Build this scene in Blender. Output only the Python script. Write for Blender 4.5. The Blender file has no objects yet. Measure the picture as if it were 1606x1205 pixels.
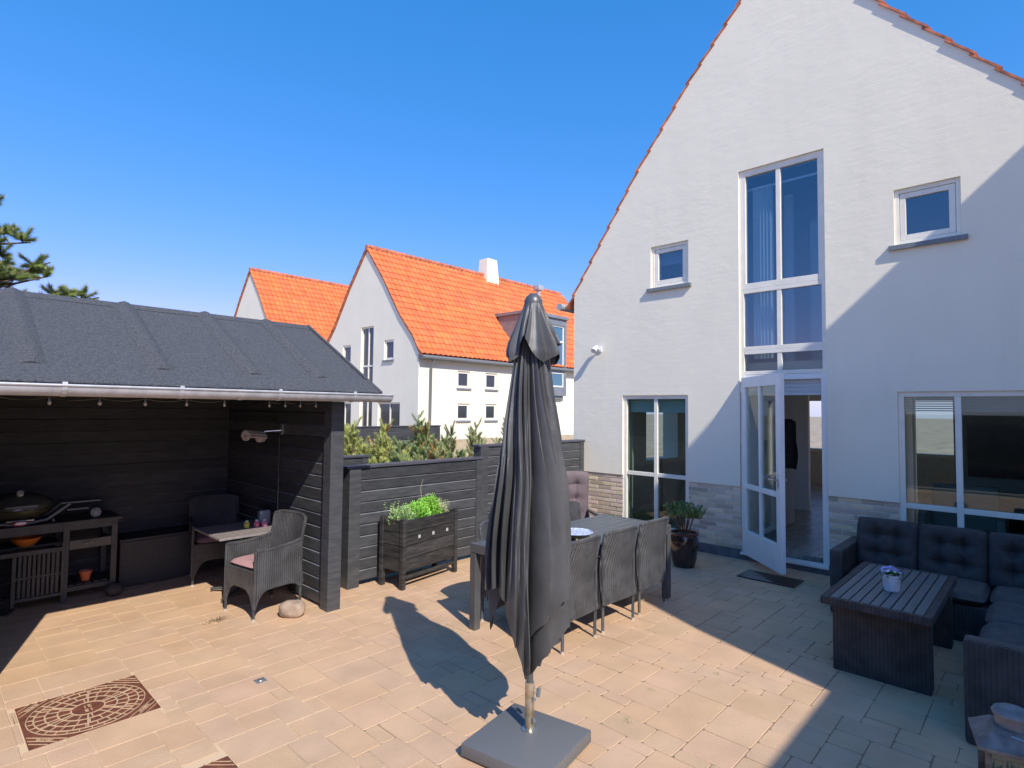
import bpy, bmesh, math, random
from mathutils import Vector, Matrix, noise
from mathutils.geometry import tessellate_polygon
random.seed(11)
R = math.radians
sc = bpy.context.scene
COL = sc.collection

# ---------------------------------------------------------------- camera
cam = bpy.data.objects.new('camera', bpy.data.cameras.new('camera'))
COL.objects.link(cam); sc.camera = cam
f = Vector((.72557507, .68669071, .04468434)); r = Vector((.68698433, -.72659125, .0108485)); u = Vector((-.03991681, -.02282604, .99894225))
M = Matrix((r, u, -f)).transposed().to_4x4(); M.translation = Vector((0, 0, 1.9))
cam.matrix_world = M
cam.data.sensor_width = 36; cam.data.lens = 36 * 892.57 / 1606
cam.data.clip_start = .05; cam.data.clip_end = 2000
# ---------------------------------------------------------------- light
SUN = Vector((-.345, -1.04, 1.0)).normalized()
w = bpy.data.worlds.new('World'); sc.world = w; w.use_nodes = True
nt = w.node_tree; bg = nt.nodes['Background']
sky = nt.nodes.new('ShaderNodeTexSky'); sky.sky_type = 'NISHITA'; sky.sun_disc = False
sky.sun_elevation = math.asin(SUN.z); sky.sun_rotation = math.atan2(SUN.x, SUN.y)
sky.air_density = 1.0; sky.dust_density = .25; sky.ozone_density = 2.2; sky.altitude = 0
hs = nt.nodes.new('ShaderNodeHueSaturation'); hs.inputs['Saturation'].default_value = 1.2; hs.inputs['Value'].default_value = 1.0
# clear, deep northern summer sky: each channel gets its own gain and contrast
sx_ = nt.nodes.new('ShaderNodeSeparateColor'); cx_ = nt.nodes.new('ShaderNodeCombineColor')
nt.links.new(sky.outputs[0], hs.inputs['Color']); nt.links.new(hs.outputs[0], sx_.inputs[0])
outs_ = []
def wm_(op, a_, b_):
    q_ = nt.nodes.new('ShaderNodeMath'); q_.operation = op
    for j_, v_ in enumerate((a_, b_)):
        if isinstance(v_, float): q_.inputs[j_].default_value = v_
        else: nt.links.new(v_, q_.inputs[j_])
    return q_.outputs[0]
gr_ = wm_('MAXIMUM', wm_('MULTIPLY', wm_('POWER', sx_.outputs[1], .62), .60), wm_('MULTIPLY', sx_.outputs[1], .28))
bl_ = wm_('MAXIMUM', wm_('MULTIPLY', wm_('POWER', sx_.outputs[2], .6), 1.06), wm_('MULTIPLY', sx_.outputs[2], .28))
re_ = wm_('MINIMUM', wm_('MULTIPLY', wm_('POWER', sx_.outputs[0], 1.3), .295), wm_('MULTIPLY', gr_, .97))
for i_, o_ in enumerate((re_, gr_, bl_)): nt.links.new(o_, cx_.inputs[i_])
nt.links.new(cx_.outputs[0], bg.inputs[0])
bg.inputs[1].default_value = .15
sl = bpy.data.lights.new('sun', 'SUN'); sl.energy = 2.05; sl.angle = R(.5); sl.color = (1, .935, .83)
so = bpy.data.objects.new('sun', sl); COL.objects.link(so); so.rotation_euler = SUN.to_track_quat('Z', 'Y').to_euler()
so.location = (0, -20, 30)
vs = sc.view_settings; vs.view_transform = 'Standard'; vs.look = 'None'; vs.gamma = 1; vs.exposure = 1.42

# ---------------------------------------------------------------- materials
def mat(name, col, rough=.7, metal=0, var=0, vscale=5, bump=0, bscale=40, spec=.5, col2=None, stretch=None, coat=0, detail=6, trans=0):
    m = bpy.data.materials.new(name); m.use_nodes = True; t = m.node_tree; n = t.nodes; b = n['Principled BSDF']
    b.inputs['Base Color'].default_value = (*col, 1); b.inputs['Roughness'].default_value = rough; b.inputs['Metallic'].default_value = metal
    b.inputs['Specular IOR Level'].default_value = spec
    if coat: b.inputs['Coat Weight'].default_value = coat; b.inputs['Coat Roughness'].default_value = .15
    tc = n.new('ShaderNodeTexCoord'); mp = n.new('ShaderNodeMapping'); t.links.new(tc.outputs['Object'], mp.inputs[0])
    if stretch: mp.inputs['Scale'].default_value = stretch
    if var or col2:
        no = n.new('ShaderNodeTexNoise'); no.inputs['Scale'].default_value = vscale; no.inputs['Detail'].default_value = detail
        t.links.new(mp.outputs[0], no.inputs['Vector'])
        mx = n.new('ShaderNodeMix'); mx.data_type = 'RGBA'
        c2 = col2 or tuple(min(1, c * (1 + var)) for c in col); c1 = col if col2 else tuple(c * (1 - var) for c in col)
        mx.inputs[6].default_value = (*c1, 1); mx.inputs[7].default_value = (*c2, 1)
        rp = n.new('ShaderNodeMapRange'); rp.inputs['From Min'].default_value = .35; rp.inputs['From Max'].default_value = .65
        t.links.new(no.outputs[0], rp.inputs[0]); t.links.new(rp.outputs[0], mx.inputs[0]); t.links.new(mx.outputs[2], b.inputs['Base Color'])
    if bump:
        nb = n.new('ShaderNodeTexNoise'); nb.inputs['Scale'].default_value = bscale; nb.inputs['Detail'].default_value = 8
        t.links.new(mp.outputs[0], nb.inputs['Vector'])
        bp = n.new('ShaderNodeBump'); bp.inputs['Strength'].default_value = bump; bp.inputs['Distance'].default_value = .02
        t.links.new(nb.outputs[0], bp.inputs['Height']); t.links.new(bp.outputs[0], b.inputs['Normal'])
    return m

def attr_mult(m, name='tone'):
    """multiply the base colour by a per-piece tone stored on the mesh (each stone, tile, leaf has its own colour)"""
    t = m.node_tree; n = t.nodes; b = n['Principled BSDF']
    a = n.new('ShaderNodeAttribute'); a.attribute_name = name
    mx = n.new('ShaderNodeMix'); mx.data_type = 'RGBA'; mx.blend_type = 'MULTIPLY'; mx.inputs[0].default_value = 1
    s = b.inputs['Base Color']
    if s.is_linked: t.links.new(s.links[0].from_socket, mx.inputs[6])
    else: mx.inputs[6].default_value = s.default_value
    t.links.new(a.outputs['Color'], mx.inputs[7]); t.links.new(mx.outputs[2], s)
    return m

def stain(m, amt=.08, scale=(1, 1, 1), s=1.2, lo=.45, hi=.7, tint=(.8, .78, .74)):
    """dirt / weather patches multiplied over the paint"""
    t = m.node_tree; n = t.nodes; b = n['Principled BSDF']; g = n.new('ShaderNodeNewGeometry'); mp = n.new('ShaderNodeMapping'); mp.inputs['Scale'].default_value = scale
    no = n.new('ShaderNodeTexNoise'); no.inputs['Scale'].default_value = s; no.inputs['Detail'].default_value = 9; no.inputs['Roughness'].default_value = .62
    t.links.new(g.outputs['Position'], mp.inputs[0]); t.links.new(mp.outputs[0], no.inputs['Vector'])
    r_ = n.new('ShaderNodeMapRange'); r_.inputs[1].default_value = lo; r_.inputs[2].default_value = hi; r_.inputs[4].default_value = amt; t.links.new(no.outputs[0], r_.inputs[0])
    mx = n.new('ShaderNodeMix'); mx.data_type = 'RGBA'; mx.blend_type = 'MULTIPLY'; t.links.new(r_.outputs[0], mx.inputs[0]); mx.inputs[7].default_value = (*tint, 1)
    so_ = b.inputs['Base Color']
    if so_.is_linked: t.links.new(so_.links[0].from_socket, mx.inputs[6])
    else: mx.inputs[6].default_value = so_.default_value
    t.links.new(mx.outputs[2], so_); return m

def render_mat():
    m = mat('white_masonry_paint', (.90, .835, .67), .75, var=.02, vscale=1.3)
    t = m.node_tree; n = t.nodes; b = n['Principled BSDF']
    g = n.new('ShaderNodeNewGeometry')
    sp = n.new('ShaderNodeSeparateXYZ'); t.links.new(g.outputs['Position'], sp.inputs[0])
    ad = n.new('ShaderNodeMath'); ad.operation = 'ADD'; t.links.new(sp.outputs[0], ad.inputs[0]); t.links.new(sp.outputs[1], ad.inputs[1])
    cb = n.new('ShaderNodeCombineXYZ'); t.links.new(ad.outputs[0], cb.inputs[0]); t.links.new(sp.outputs[2], cb.inputs[1])
    br = n.new('ShaderNodeTexBrick'); br.inputs['Scale'].default_value = 1; br.inputs['Brick Width'].default_value = .24; br.inputs['Row Height'].default_value = .066
    br.inputs['Mortar Size'].default_value = .008; br.inputs['Mortar Smooth'].default_value = 1
    t.links.new(cb.outputs[0], br.inputs['Vector'])
    n1 = n.new('ShaderNodeTexNoise'); n1.inputs['Scale'].default_value = 5.5; n1.inputs['Detail'].default_value = 8; n1.inputs['Roughness'].default_value = .55
    mp2 = n.new('ShaderNodeMapping'); mp2.inputs['Scale'].default_value = (1, 1, 1.7); t.links.new(g.outputs['Position'], mp2.inputs[0]); t.links.new(mp2.outputs[0], n1.inputs['Vector'])
    n3 = n.new('ShaderNodeTexNoise'); n3.inputs['Scale'].default_value = 1.4; t.links.new(g.outputs['Position'], n3.inputs['Vector'])
    ml = n.new('ShaderNodeMath'); ml.operation = 'MULTIPLY_ADD'; t.links.new(br.outputs['Fac'], ml.inputs[0]); ml.inputs[1].default_value = -.07
    t.links.new(n1.outputs[0], ml.inputs[2])
    m3 = n.new('ShaderNodeMath'); m3.operation = 'MULTIPLY'; t.links.new(ml.outputs[0], m3.inputs[0]); t.links.new(n3.outputs[0], m3.inputs[1])
    bp = n.new('ShaderNodeBump'); bp.inputs['Strength'].default_value = .42; bp.inputs['Distance'].default_value = .016
    t.links.new(m3.outputs[0], bp.inputs['Height']); t.links.new(bp.outputs[0], b.inputs['Normal'])
    stain(m, .16, (3.5, 3.5, .35), 1.6, .5, .75, (.80, .79, .77)); stain(m, .5, (1, 1, 1), 9, .66, .8, (.72, .70, .66))
    return m

def brick_mat():
    m = mat('buff_brick', (.62, .52, .40), .85); t = m.node_tree; n = t.nodes; b = n['Principled BSDF']
    attr_mult(m)
    no = n.new('ShaderNodeTexNoise'); no.inputs['Scale'].default_value = 60; bp = n.new('ShaderNodeBump'); bp.inputs['Strength'].default_value = .5; bp.inputs['Distance'].default_value = .01
    t.links.new(no.outputs[0], bp.inputs['Height']); t.links.new(bp.outputs[0], b.inputs['Normal'])
    return m

def glass_mat(name, tint, ior=.06, rough=.004):
    m = bpy.data.materials.new(name); m.use_nodes = True; t = m.node_tree; n = t.nodes
    n.remove(n['Principled BSDF']); o = n['Material Output']
    tr = n.new('ShaderNodeBsdfTransparent'); tr.inputs[0].default_value = (*tint, 1)
    gl = n.new('ShaderNodeBsdfGlossy'); gl.inputs['Roughness'].default_value = rough; gl.inputs[0].default_value = (.95, .97, 1, 1)
    lw = n.new('ShaderNodeLayerWeight'); lw.inputs[0].default_value = .5; pw = n.new('ShaderNodeMath'); pw.operation = 'POWER'; pw.inputs[1].default_value = 4
    fr = n.new('ShaderNodeMath'); fr.operation = 'MULTIPLY_ADD'; f0 = ior; fr.inputs[1].default_value = 1 - f0; fr.inputs[2].default_value = f0
    t.links.new(lw.outputs['Facing'], pw.inputs[0]); t.links.new(pw.outputs[0], fr.inputs[0])
    mx = n.new('ShaderNodeMixShader'); t.links.new(fr.outputs[0], mx.inputs[0]); t.links.new(tr.outputs[0], mx.inputs[1]); t.links.new(gl.outputs[0], mx.inputs[2])
    t.links.new(mx.outputs[0], o.inputs[0]); return m

def wicker_mat(name, col, sc_=150, rough=.42, var=.25):
    m = mat(name, col, rough, var=var, vscale=9, spec=.55); t = m.node_tree; n = t.nodes; b = n['Principled BSDF']
    tc = n.new('ShaderNodeTexCoord')
    sp = n.new('ShaderNodeSeparateXYZ'); t.links.new(tc.outputs['Object'], sp.inputs[0])
    a = n.new('ShaderNodeMath'); a.operation = 'ADD'; t.links.new(sp.outputs[0], a.inputs[0]); t.links.new(sp.outputs[1], a.inputs[1])
    def sn(src, k, ph=0):
        q = n.new('ShaderNodeMath'); q.operation = 'MULTIPLY_ADD'; q.inputs[1].default_value = k; q.inputs[2].default_value = ph; t.links.new(src, q.inputs[0])
        s = n.new('ShaderNodeMath'); s.operation = 'SINE'; t.links.new(q.outputs[0], s.inputs[0]); return s.outputs[0]
    s1 = sn(a.outputs[0], sc_ * 2); s2 = sn(sp.outputs[2], sc_ * 5)
    p = n.new('ShaderNodeMath'); p.operation = 'MULTIPLY'; t.links.new(s1, p.inputs[0]); t.links.new(s2, p.inputs[1])
    p2 = n.new('ShaderNodeMath'); p2.operation = 'MULTIPLY_ADD'; t.links.new(s1, p2.inputs[0]); p2.inputs[1].default_value = .6; t.links.new(p.outputs[0], p2.inputs[2])
    bp = n.new('ShaderNodeBump'); bp.inputs['Strength'].default_value = .9; bp.inputs['Distance'].default_value = .004
    t.links.new(p2.outputs[0], bp.inputs['Height']); t.links.new(bp.outputs[0], b.inputs['Normal'])
    # weave shade put into the colour: gaps between strands darker, strands lighter
    mr = n.new('ShaderNodeMapRange'); mr.inputs[1].default_value = -1.2; mr.inputs[2].default_value = .6; mr.inputs[3].default_value = .45; mr.inputs[4].default_value = 1.15
    t.links.new(p2.outputs[0], mr.inputs[0])
    mx = n.new('ShaderNodeMix'); mx.data_type = 'RGBA'; mx.blend_type = 'MULTIPLY'; mx.inputs[0].default_value = 1
    s = b.inputs['Base Color']; t.links.new(s.links[0].from_socket, mx.inputs[6]); t.links.new(mr.outputs[0], mx.inputs[7]); t.links.new(mx.outputs[2], s)
    return m

RENDER = render_mat(); BRICK = brick_mat()
MORTAR = mat('mortar', (.72, .66, .57), .9, var=.1, vscale=20)
GLASS = glass_mat('window_glass', (.72, .80, .78), .055); GLASS_UP = glass_mat('window_glass_coated', (.70, .80, .88), .13)
GLASS_DARK = mat('dark_far_glass', (.02, .028, .035), .06, spec=1.0)
FRAME = mat('white_window_paint', (.86, .815, .70), .38, var=.04, vscale=8)
FRAMEW = mat('bright_white_paint', (.86, .845, .80), .35, var=.03, vscale=6)
SILL = mat('slate_sill', (.19, .21, .22), .5, var=.1, vscale=30)
LEAD = mat('grey_plinth_coat', (.13, .13, .14), .8, var=.2, vscale=8)
TILE = attr_mult(mat('orange_clay_tile', (.72, .165, .045), .68, var=.14, vscale=2.0, bump=.2, bscale=60))
stain(TILE, .4, (1, 1, 1), 2.2, .52, .72, (.88, .84, .82)); stain(TILE, .3, (1, 1, 1), 20, .62, .72, (1.0, 1.5, 2.4))
TILE_OLD = mat('weathered_clay_tile', (.50, .165, .085), .75, var=.35, vscale=9)
ROOFFELT = mat('roofing_felt', (.058, .062, .072), .85, var=.18, vscale=55, bump=.9, bscale=120, col2=(.105, .108, .115), detail=4)
ZINC = mat('galvanised_gutter', (.42, .43, .45), .5, .2, var=.12, vscale=14)
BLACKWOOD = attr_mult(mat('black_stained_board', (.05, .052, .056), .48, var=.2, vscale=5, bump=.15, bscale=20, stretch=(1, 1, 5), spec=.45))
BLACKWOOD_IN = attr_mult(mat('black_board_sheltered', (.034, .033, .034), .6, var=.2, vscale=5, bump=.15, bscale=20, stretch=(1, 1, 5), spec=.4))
GREYWOOD = mat('grey_painted_wood', (.05, .05, .05), .55, var=.25, vscale=10, bump=.2, bscale=30)
ANTHRA = mat('anthracite_slat', (.095, .105, .11), .42, var=.14, vscale=8, stretch=(.4, 6, 6), bump=.12, bscale=60)
ALU = mat('anthracite_metal', (.11, .115, .12), .38, .3, var=.08)
STEEL = mat('brushed_steel', (.55, .55, .54), .28, .9, var=.1, vscale=20)
BRASS = mat('aged_brass', (.42, .31, .17), .3, .75, var=.45, vscale=14, col2=(.62, .56, .46))
GRANITE = mat('granite', (.135, .138, .14), .48, var=.18, vscale=220, bump=.15, bscale=300, detail=3)
FABRIC = mat('parasol_fabric', (.066, .067, .068), .5, var=.22, vscale=3.5, bump=.12, bscale=24, spec=.55)
CUSH = mat('black_cushion', (.056, .047, .043), .85, var=.2, vscale=14, bump=.25, bscale=220)
CUSHW = mat('charcoal_seat', (.085, .074, .068), .8, var=.2, vscale=14, bump=.25, bscale=220)
PINK = mat('dusky_pink_cushion', (.42, .24, .24), .9, var=.1, vscale=12, bump=.3, bscale=200)
MAUVE = mat('mauve_cushion', (.16, .122, .13), .9, var=.1, vscale=10, bump=.25, bscale=200)
WICKER = wicker_mat('charcoal_wicker', (.088, .09, .096)); WICKD = wicker_mat('black_wicker', (.068, .057, .052), 130, .42, .35)
TERRA = mat('terracotta', (.62, .15, .05), .7, var=.1); ORANGE = mat('orange_glaze', (.75, .2, .03), .3)
CHROME_TIP = mat('chrome_foot', (.7, .7, .68), .25, .6)
WHITEP = mat('white_plastic', (.75, .76, .76), .4)
LINT = mat('interior_plaster', (.82, .82, .79), .9); IFLOOR = mat('interior_floor', (.42, .36, .3), .35, var=.3, vscale=4, stretch=(1, 6, 1))
STONE = mat('boulder', (.36, .27, .2), .8, var=.3, vscale=7, bump=.5, bscale=18)
BLACKP = mat('black_enamel', (.012, .013, .013), .14, spec=.7, coat=.5); GREYP = mat('grey_plastic', (.16, .17, .18), .5, var=.1)
SOIL = mat('soil', (.05, .035, .025), .95, var=.3, vscale=40, bump=.8, bscale=60)
BARK = mat('bark', (.12, .08, .055), .9, var=.3, vscale=20, bump=.6, bscale=50)
LEAF = {}
def leafm(name, col, rough=.5):
    if name not in LEAF:
        m = attr_mult(mat(name, col, rough, spec=.35)); b = m.node_tree.nodes['Principled BSDF']
        LEAF[name] = m
    return LEAF[name]

# ---------------------------------------------------------------- mesh helpers
class MB:
    def __init__(s, smooth=False, inside=False): s.inside = inside; s.v = []; s.f = []; s.t = []; s.sm = smooth
    def add(s, vs, fs, tone=None):
        k = len(s.v); s.v += [Vector(p) for p in vs]; s.f += [tuple(i + k for i in q) for q in fs]; s.t += [tone or (1, 1, 1)] * len(fs)
    def box(s, a, b, bev=0, mtx=None, tone=None):
        x0, x1 = sorted((a[0], b[0])); y0, y1 = sorted((a[1], b[1])); z0, z1 = sorted((a[2], b[2]))
        if not bev:
            vs = [(x, y, z) for z in (z0, z1) for y in (y0, y1) for x in (x0, x1)]
            fs = [(0, 2, 3, 1), (4, 5, 7, 6), (0, 1, 5, 4), (1, 3, 7, 5), (3, 2, 6, 7), (2, 0, 4, 6)]
        else:
            bm = bmesh.new(); bmesh.ops.create_cube(bm, size=1)
            for p in bm.verts: p.co = Vector(((x0 + x1) / 2 + p.co.x * (x1 - x0), (y0 + y1) / 2 + p.co.y * (y1 - y0), (z0 + z1) / 2 + p.co.z * (z1 - z0)))
            bv = min(bev, .45 * min(x1 - x0, y1 - y0, z1 - z0))
            bmesh.ops.bevel(bm, geom=bm.edges[:], offset=bv, segments=2, profile=.6, affect='EDGES')
            bm.verts.ensure_lookup_table(); vs = [p.co.copy() for p in bm.verts]; fs = [[q.index for q in fc.verts] for fc in bm.faces]; bm.free()
        if mtx: vs = [mtx @ Vector(p) for p in vs]
        s.add(vs, fs, tone); return s
    def prism(s, poly, axis, a, b, tone=None):
        """poly: 2-D points, extruded along axis from a to b; axis x: (y,z); y: (x,z); z: (x,y)"""
        def P(p, c): return {'x': (c, p[0], p[1]), 'y': (p[0], c, p[1]), 'z': (p[0], p[1], c)}[axis]
        n = len(poly); vs = [P(p, a) for p in poly] + [P(p, b) for p in poly]
        fs = [tuple(range(n))[::-1], tuple(range(n, 2 * n))] + [(i, (i + 1) % n, n + (i + 1) % n, n + i) for i in range(n)]
        s.add(vs, fs, tone); return s
    def tube(s, pts, rad, n=10, cap=True, tone=None):
        pts = [Vector(p) for p in pts]; rr = rad if isinstance(rad, (list, tuple)) else [rad] * len(pts)
        vs = []; up = None
        for i, p in enumerate(pts):
            d = (pts[min(i + 1, len(pts) - 1)] - pts[max(i - 1, 0)]).normalized()
            if up is None: up = Vector((0, 0, 1)) if abs(d.z) < .9 else Vector((1, 0, 0))
            a = d.cross(up).normalized(); b_ = a.cross(d).normalized(); up = b_
            for k in range(n):
                t = 2 * math.pi * k / n; vs.append(p + (a * math.cos(t) + b_ * math.sin(t)) * rr[i])
        fs = [(i * n + k, i * n + (k + 1) % n, (i + 1) * n + (k + 1) % n, (i + 1) * n + k) for i in range(len(pts) - 1) for k in range(n)]
        if cap: fs += [tuple(range(n))[::-1], tuple((len(pts) - 1) * n + k for k in range(n))]
        s.add(vs, fs, tone); return s
    def lathe(s, prof, c=(0, 0, 0), n=24, sx=1, sy=1, tone=None):
        vs = []
        for (rad, z) in prof:
            for k in range(n):
                t = 2 * math.pi * k / n; vs.append((c[0] + rad * sx * math.cos(t), c[1] + rad * sy * math.sin(t), c[2] + z))
        m = len(prof)
        fs = [(i * n + k, i * n + (k + 1) % n, (i + 1) * n + (k + 1) % n, (i + 1) * n + k) for i in range(m - 1) for k in range(n)]
        fs += [tuple(range(n))[::-1], tuple((m - 1) * n + k for k in range(n))]
        s.add(vs, fs, tone); return s
    def poly(s, outer, holes, axis, a, b, tone=None):
        """plate between a and b along axis, outline with holes, closed sides"""
        def P(p, c): return Vector({'x': (c, p[0], p[1]), 'y': (p[0], c, p[1]), 'z': (p[0], p[1], c)}[axis])
        loops = [outer] + holes; flat = [p for l in loops for p in l]
        tri = tessellate_polygon([[Vector((p[0], p[1], 0)) for p in l] for l in loops])
        n = len(flat); vs = [P(p, a) for p in flat] + [P(p, b) for p in flat]
        fs = [tuple(t) for t in tri] + [tuple(i + n for i in t[::-1]) for t in tri]
        k = 0
        for l in loops:
            m = len(l); fs += [(k + i, k + (i + 1) % m, n + k + (i + 1) % m, n + k + i) for i in range(m)]; k += m
        s.add(vs, fs, tone); return s
    def grid(s, fn, nu, nv, tone=None):
        vs = [fn(i / nu, j / nv) for j in range(nv + 1) for i in range(nu + 1)]
        fs = [(j * (nu + 1) + i, j * (nu + 1) + i + 1, (j + 1) * (nu + 1) + i + 1, (j + 1) * (nu + 1) + i) for j in range(nv) for i in range(nu)]
        s.add(vs, fs, tone); return s
    def xf(s, mtx): s.v = [mtx @ p for p in s.v]; return s
    def build(s, name, m, parent=None, loc=None, fix=True, angle=35):
        off = Vector(loc) if loc is not None else (OFF.get(parent.name, Vector()) if parent else Vector())
        me = bpy.data.meshes.new(name); me.from_pydata([p - off for p in s.v], [], s.f)
        if any(t != (1, 1, 1) for t in s.t) or 'tone' in str([nd.attribute_name for nd in m.node_tree.nodes if nd.type == 'ATTRIBUTE']):
            at = me.color_attributes.new('tone', 'FLOAT_COLOR', 'CORNER'); dat = []
            for pl in me.polygons:
                t = s.t[pl.index]; dat += [t[0], t[1], t[2], 1] * pl.loop_total
            at.data.foreach_set('color', dat)
        if fix and len(s.f) < 60000:
            bm = bmesh.new(); bm.from_mesh(me); bmesh.ops.recalc_face_normals(bm, faces=bm.faces); bm.to_mesh(me); bm.free()
        me.materials.append(m)
        if s.sm:
            me.polygons.foreach_set('use_smooth', [True] * len(me.polygons)); me.set_sharp_from_angle(angle=R(angle))
        o = bpy.data.objects.new(name, me); COL.objects.link(o)
        if parent: o.parent = parent; OFF[o.name] = off
        else: o.location = off
        return o
OFF = {}
def tag(o, label=None, cat=None, group=None, kind=None):
    if label: o['label'] = label
    if cat: o['category'] = cat
    if group: o['group'] = group
    if kind: o['kind'] = kind
    return o
def thing(name, loc, label, cat, group=None, rz=0):
    o = bpy.data.objects.new(name, None); o.empty_display_size = .2; COL.objects.link(o); o.location = loc; o.rotation_euler = (0, 0, rz)
    OFF[o.name] = Vector() if rz else Vector(loc)
    return tag(o, label, cat, group)
def local(o): OFF[o.name] = Vector(); return o
def children(o): return [c for c in bpy.data.objects if c.parent == o]
def copy_tree(o, parent=None):
    c = o.copy(); COL.objects.link(c); c.parent = parent
    for ch in children(o): copy_tree(ch, c)
    return c
def dup(o, loc, rz, label, group=None):
    c = copy_tree(o); c.location = loc; c.rotation_euler = (0, 0, rz); tag(c, label, None, group); return c
def rnd(a, b): return random.uniform(a, b)
def T(x, y, z=0, rz=0): return Matrix.Translation((x, y, z)) @ Matrix.Rotation(rz, 4, 'Z')
def gray(a, b): t = rnd(a, b); return (t, t, t)

def text_mesh(body, size, mtx, depth=.002):
    cu = bpy.data.curves.new('txt', 'FONT'); cu.body = body; cu.size = size; cu.extrude = depth; cu.align_x = 'CENTER'; cu.align_y = 'CENTER'
    o = bpy.data.objects.new('txt', cu); COL.objects.link(o); dg = bpy.context.evaluated_depsgraph_get()
    me = o.evaluated_get(dg).to_mesh(); vs = [mtx @ p.co for p in me.vertices]; fs = [tuple(q.vertices) for q in me.polygons]
    o.evaluated_get(dg).to_mesh_clear(); bpy.data.objects.remove(o); return vs, fs

# ================================================================ SETTING
g = MB(); g.add([(-300, -300, -.06), (300, -300, -.06), (300, 300, -.06), (-300, 300, -.06)], [(0, 1, 2, 3)])
tag(g.build('sandy_ground', mat('dry_sand_grass', (.36, .28, .19), .95, var=.25, vscale=.8, bump=.3, bscale=8)), kind='structure')

def joint_mat():
    m = mat('joint_sand', (.62, .5, .33), .95); t = m.node_tree; n = t.nodes; b = n['Principled BSDF']
    g_ = n.new('ShaderNodeNewGeometry'); sp = n.new('ShaderNodeSeparateXYZ'); t.links.new(g_.outputs['Position'], sp.inputs[0])
    no = n.new('ShaderNodeTexNoise'); no.inputs['Scale'].default_value = 2.2; no.inputs['Detail'].default_value = 5; t.links.new(g_.outputs['Position'], no.inputs['Vector'])
    dd = n.new('ShaderNodeMath'); dd.operation = 'SUBTRACT'; t.links.new(sp.outputs[1], dd.inputs[0]); t.links.new(sp.outputs[0], dd.inputs[1])
    a = n.new('ShaderNodeMath'); a.operation = 'MULTIPLY_ADD'; a.inputs[1].default_value = .25; a.inputs[2].default_value = -.1; t.links.new(dd.outputs[0], a.inputs[0])
    c = n.new('ShaderNodeMath'); c.operation = 'MULTIPLY_ADD'; c.inputs[1].default_value = 2.6; t.links.new(no.outputs[0], c.inputs[0]); t.links.new(a.outputs[0], c.inputs[2])
    rp = n.new('ShaderNodeMapRange'); rp.inputs[1].default_value = 1.0; rp.inputs[2].default_value = 1.9; t.links.new(c.outputs[0], rp.inputs[0])
    mx = n.new('ShaderNodeMix'); mx.data_type = 'RGBA'; mx.inputs[6].default_value = (.27, .185, .115, 1); mx.inputs[7].default_value = (.62, .45, .28, 1)
    t.links.new(rp.outputs[0], mx.inputs[0]); t.links.new(mx.outputs[2], b.inputs['Base Color']); return m
stain_done = 1
jb = MB(); jb.add([(-3, -2.4, -.0035), (9, -2.4, -.0035), (9, 9, -.0035), (-3, 9, -.0035)], [(0, 1, 2, 3)])
tag(jb.build('joint_sand', joint_mat()), kind='structure')

# pavers, random ashlar on a 9 cm module
PAVER = attr_mult(mat('concrete_paver', (.56, .37, .228), .85, var=.07, vscale=3.2, bump=.3, bscale=120))
stain(PAVER, .5, (1, 1, 1), 1.1, .5, .75, (.86, .82, .78)); stain(PAVER, .6, (1, 1, 1), 14, .66, .78, (.78, .74, .7))
U = .095; x0g, y0g, NX, NY = -1.98, -2.43, 106, 110
occ = [[False] * NY for _ in range(NX)]
holes = [(.52, 4.12, 1.17, 4.74), (.62, 2.68, 1.27, 3.30), (7.46, -.8, 9, 5.7)]
pv = MB(); sizes = [(3, 3), (3, 2), (2, 3), (3, 2), (4, 3), (4, 3), (3, 3), (2, 2), (3, 3), (2, 3)]
random.seed(5)
for j in range(NY):
    for i in range(NX):
        if occ[i][j]: continue
        random.shuffle(sizes)
        for (a, b) in sizes + [(2, 1), (1, 2), (1, 1)]:
            if i + a <= NX and j + b <= NY and all(not occ[p][q] for p in range(i, i + a) for q in range(j, j + b)): break
        for p in range(i, i + a):
            for q in range(j, j + b): occ[p][q] = True
        X0, Y0 = x0g + i * U, y0g + j * U; X1, Y1 = X0 + a * U, Y0 + b * U; gp = .0022
        X0 += gp; Y0 += gp; X1 -= gp; Y1 -= gp
        cut = False
        for (hx0, hy0, hx1, hy1) in holes:
            if X0 < hx1 and X1 > hx0 and Y0 < hy1 and Y1 > hy0:
                # trim against the frame on the side with least loss
                cand = [(X1 - hx0, 0), (hx1 - X0, 1), (Y1 - hy0, 2), (hy1 - Y0, 3)]; d, k = min(cand)
                if k == 0: X1 = hx0 - gp
                elif k == 1: X0 = hx1 + gp
                elif k == 2: Y1 = hy0 - gp
                else: Y0 = hy1 + gp
        if X1 - X0 < .025 or Y1 - Y0 < .025: continue
        jt = lambda: rnd(-.002, .002)
        t = rnd(.96, 1.03); tt = (t * rnd(.98, 1.02), t, t * rnd(.95, 1.04)); z = rnd(-.0006, .0012)
        # slightly tumbled outline
        def ring(ins, zz):
            A, B, C_, D = X0 + ins, X1 - ins, Y0 + ins, Y1 - ins; c = .012
            return [(A + c, C_, zz), (B - c, C_, zz), (B, C_ + c, zz), (B, D - c, zz), (B - c, D, zz), (A + c, D, zz), (A, D - c, zz), (A, C_ + c, zz)]
        w1 = [(x + jt(), y + jt(), zz) for (x, y, zz) in ring(0, -.012)]
        w2 = [(p[0] + (.0028 if p[0] < (X0 + X1) / 2 else -.0028), p[1] + (.0028 if p[1] < (Y0 + Y1) / 2 else -.0028), z) for p in w1]
        w1 = [(p[0], p[1], -.003 + z) for p in w1]
        pv.add(w1 + w2, [tuple(range(8, 16))] + [(k, (k + 1) % 8, 8 + (k + 1) % 8, 8 + k) for k in range(8)], tt)
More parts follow.
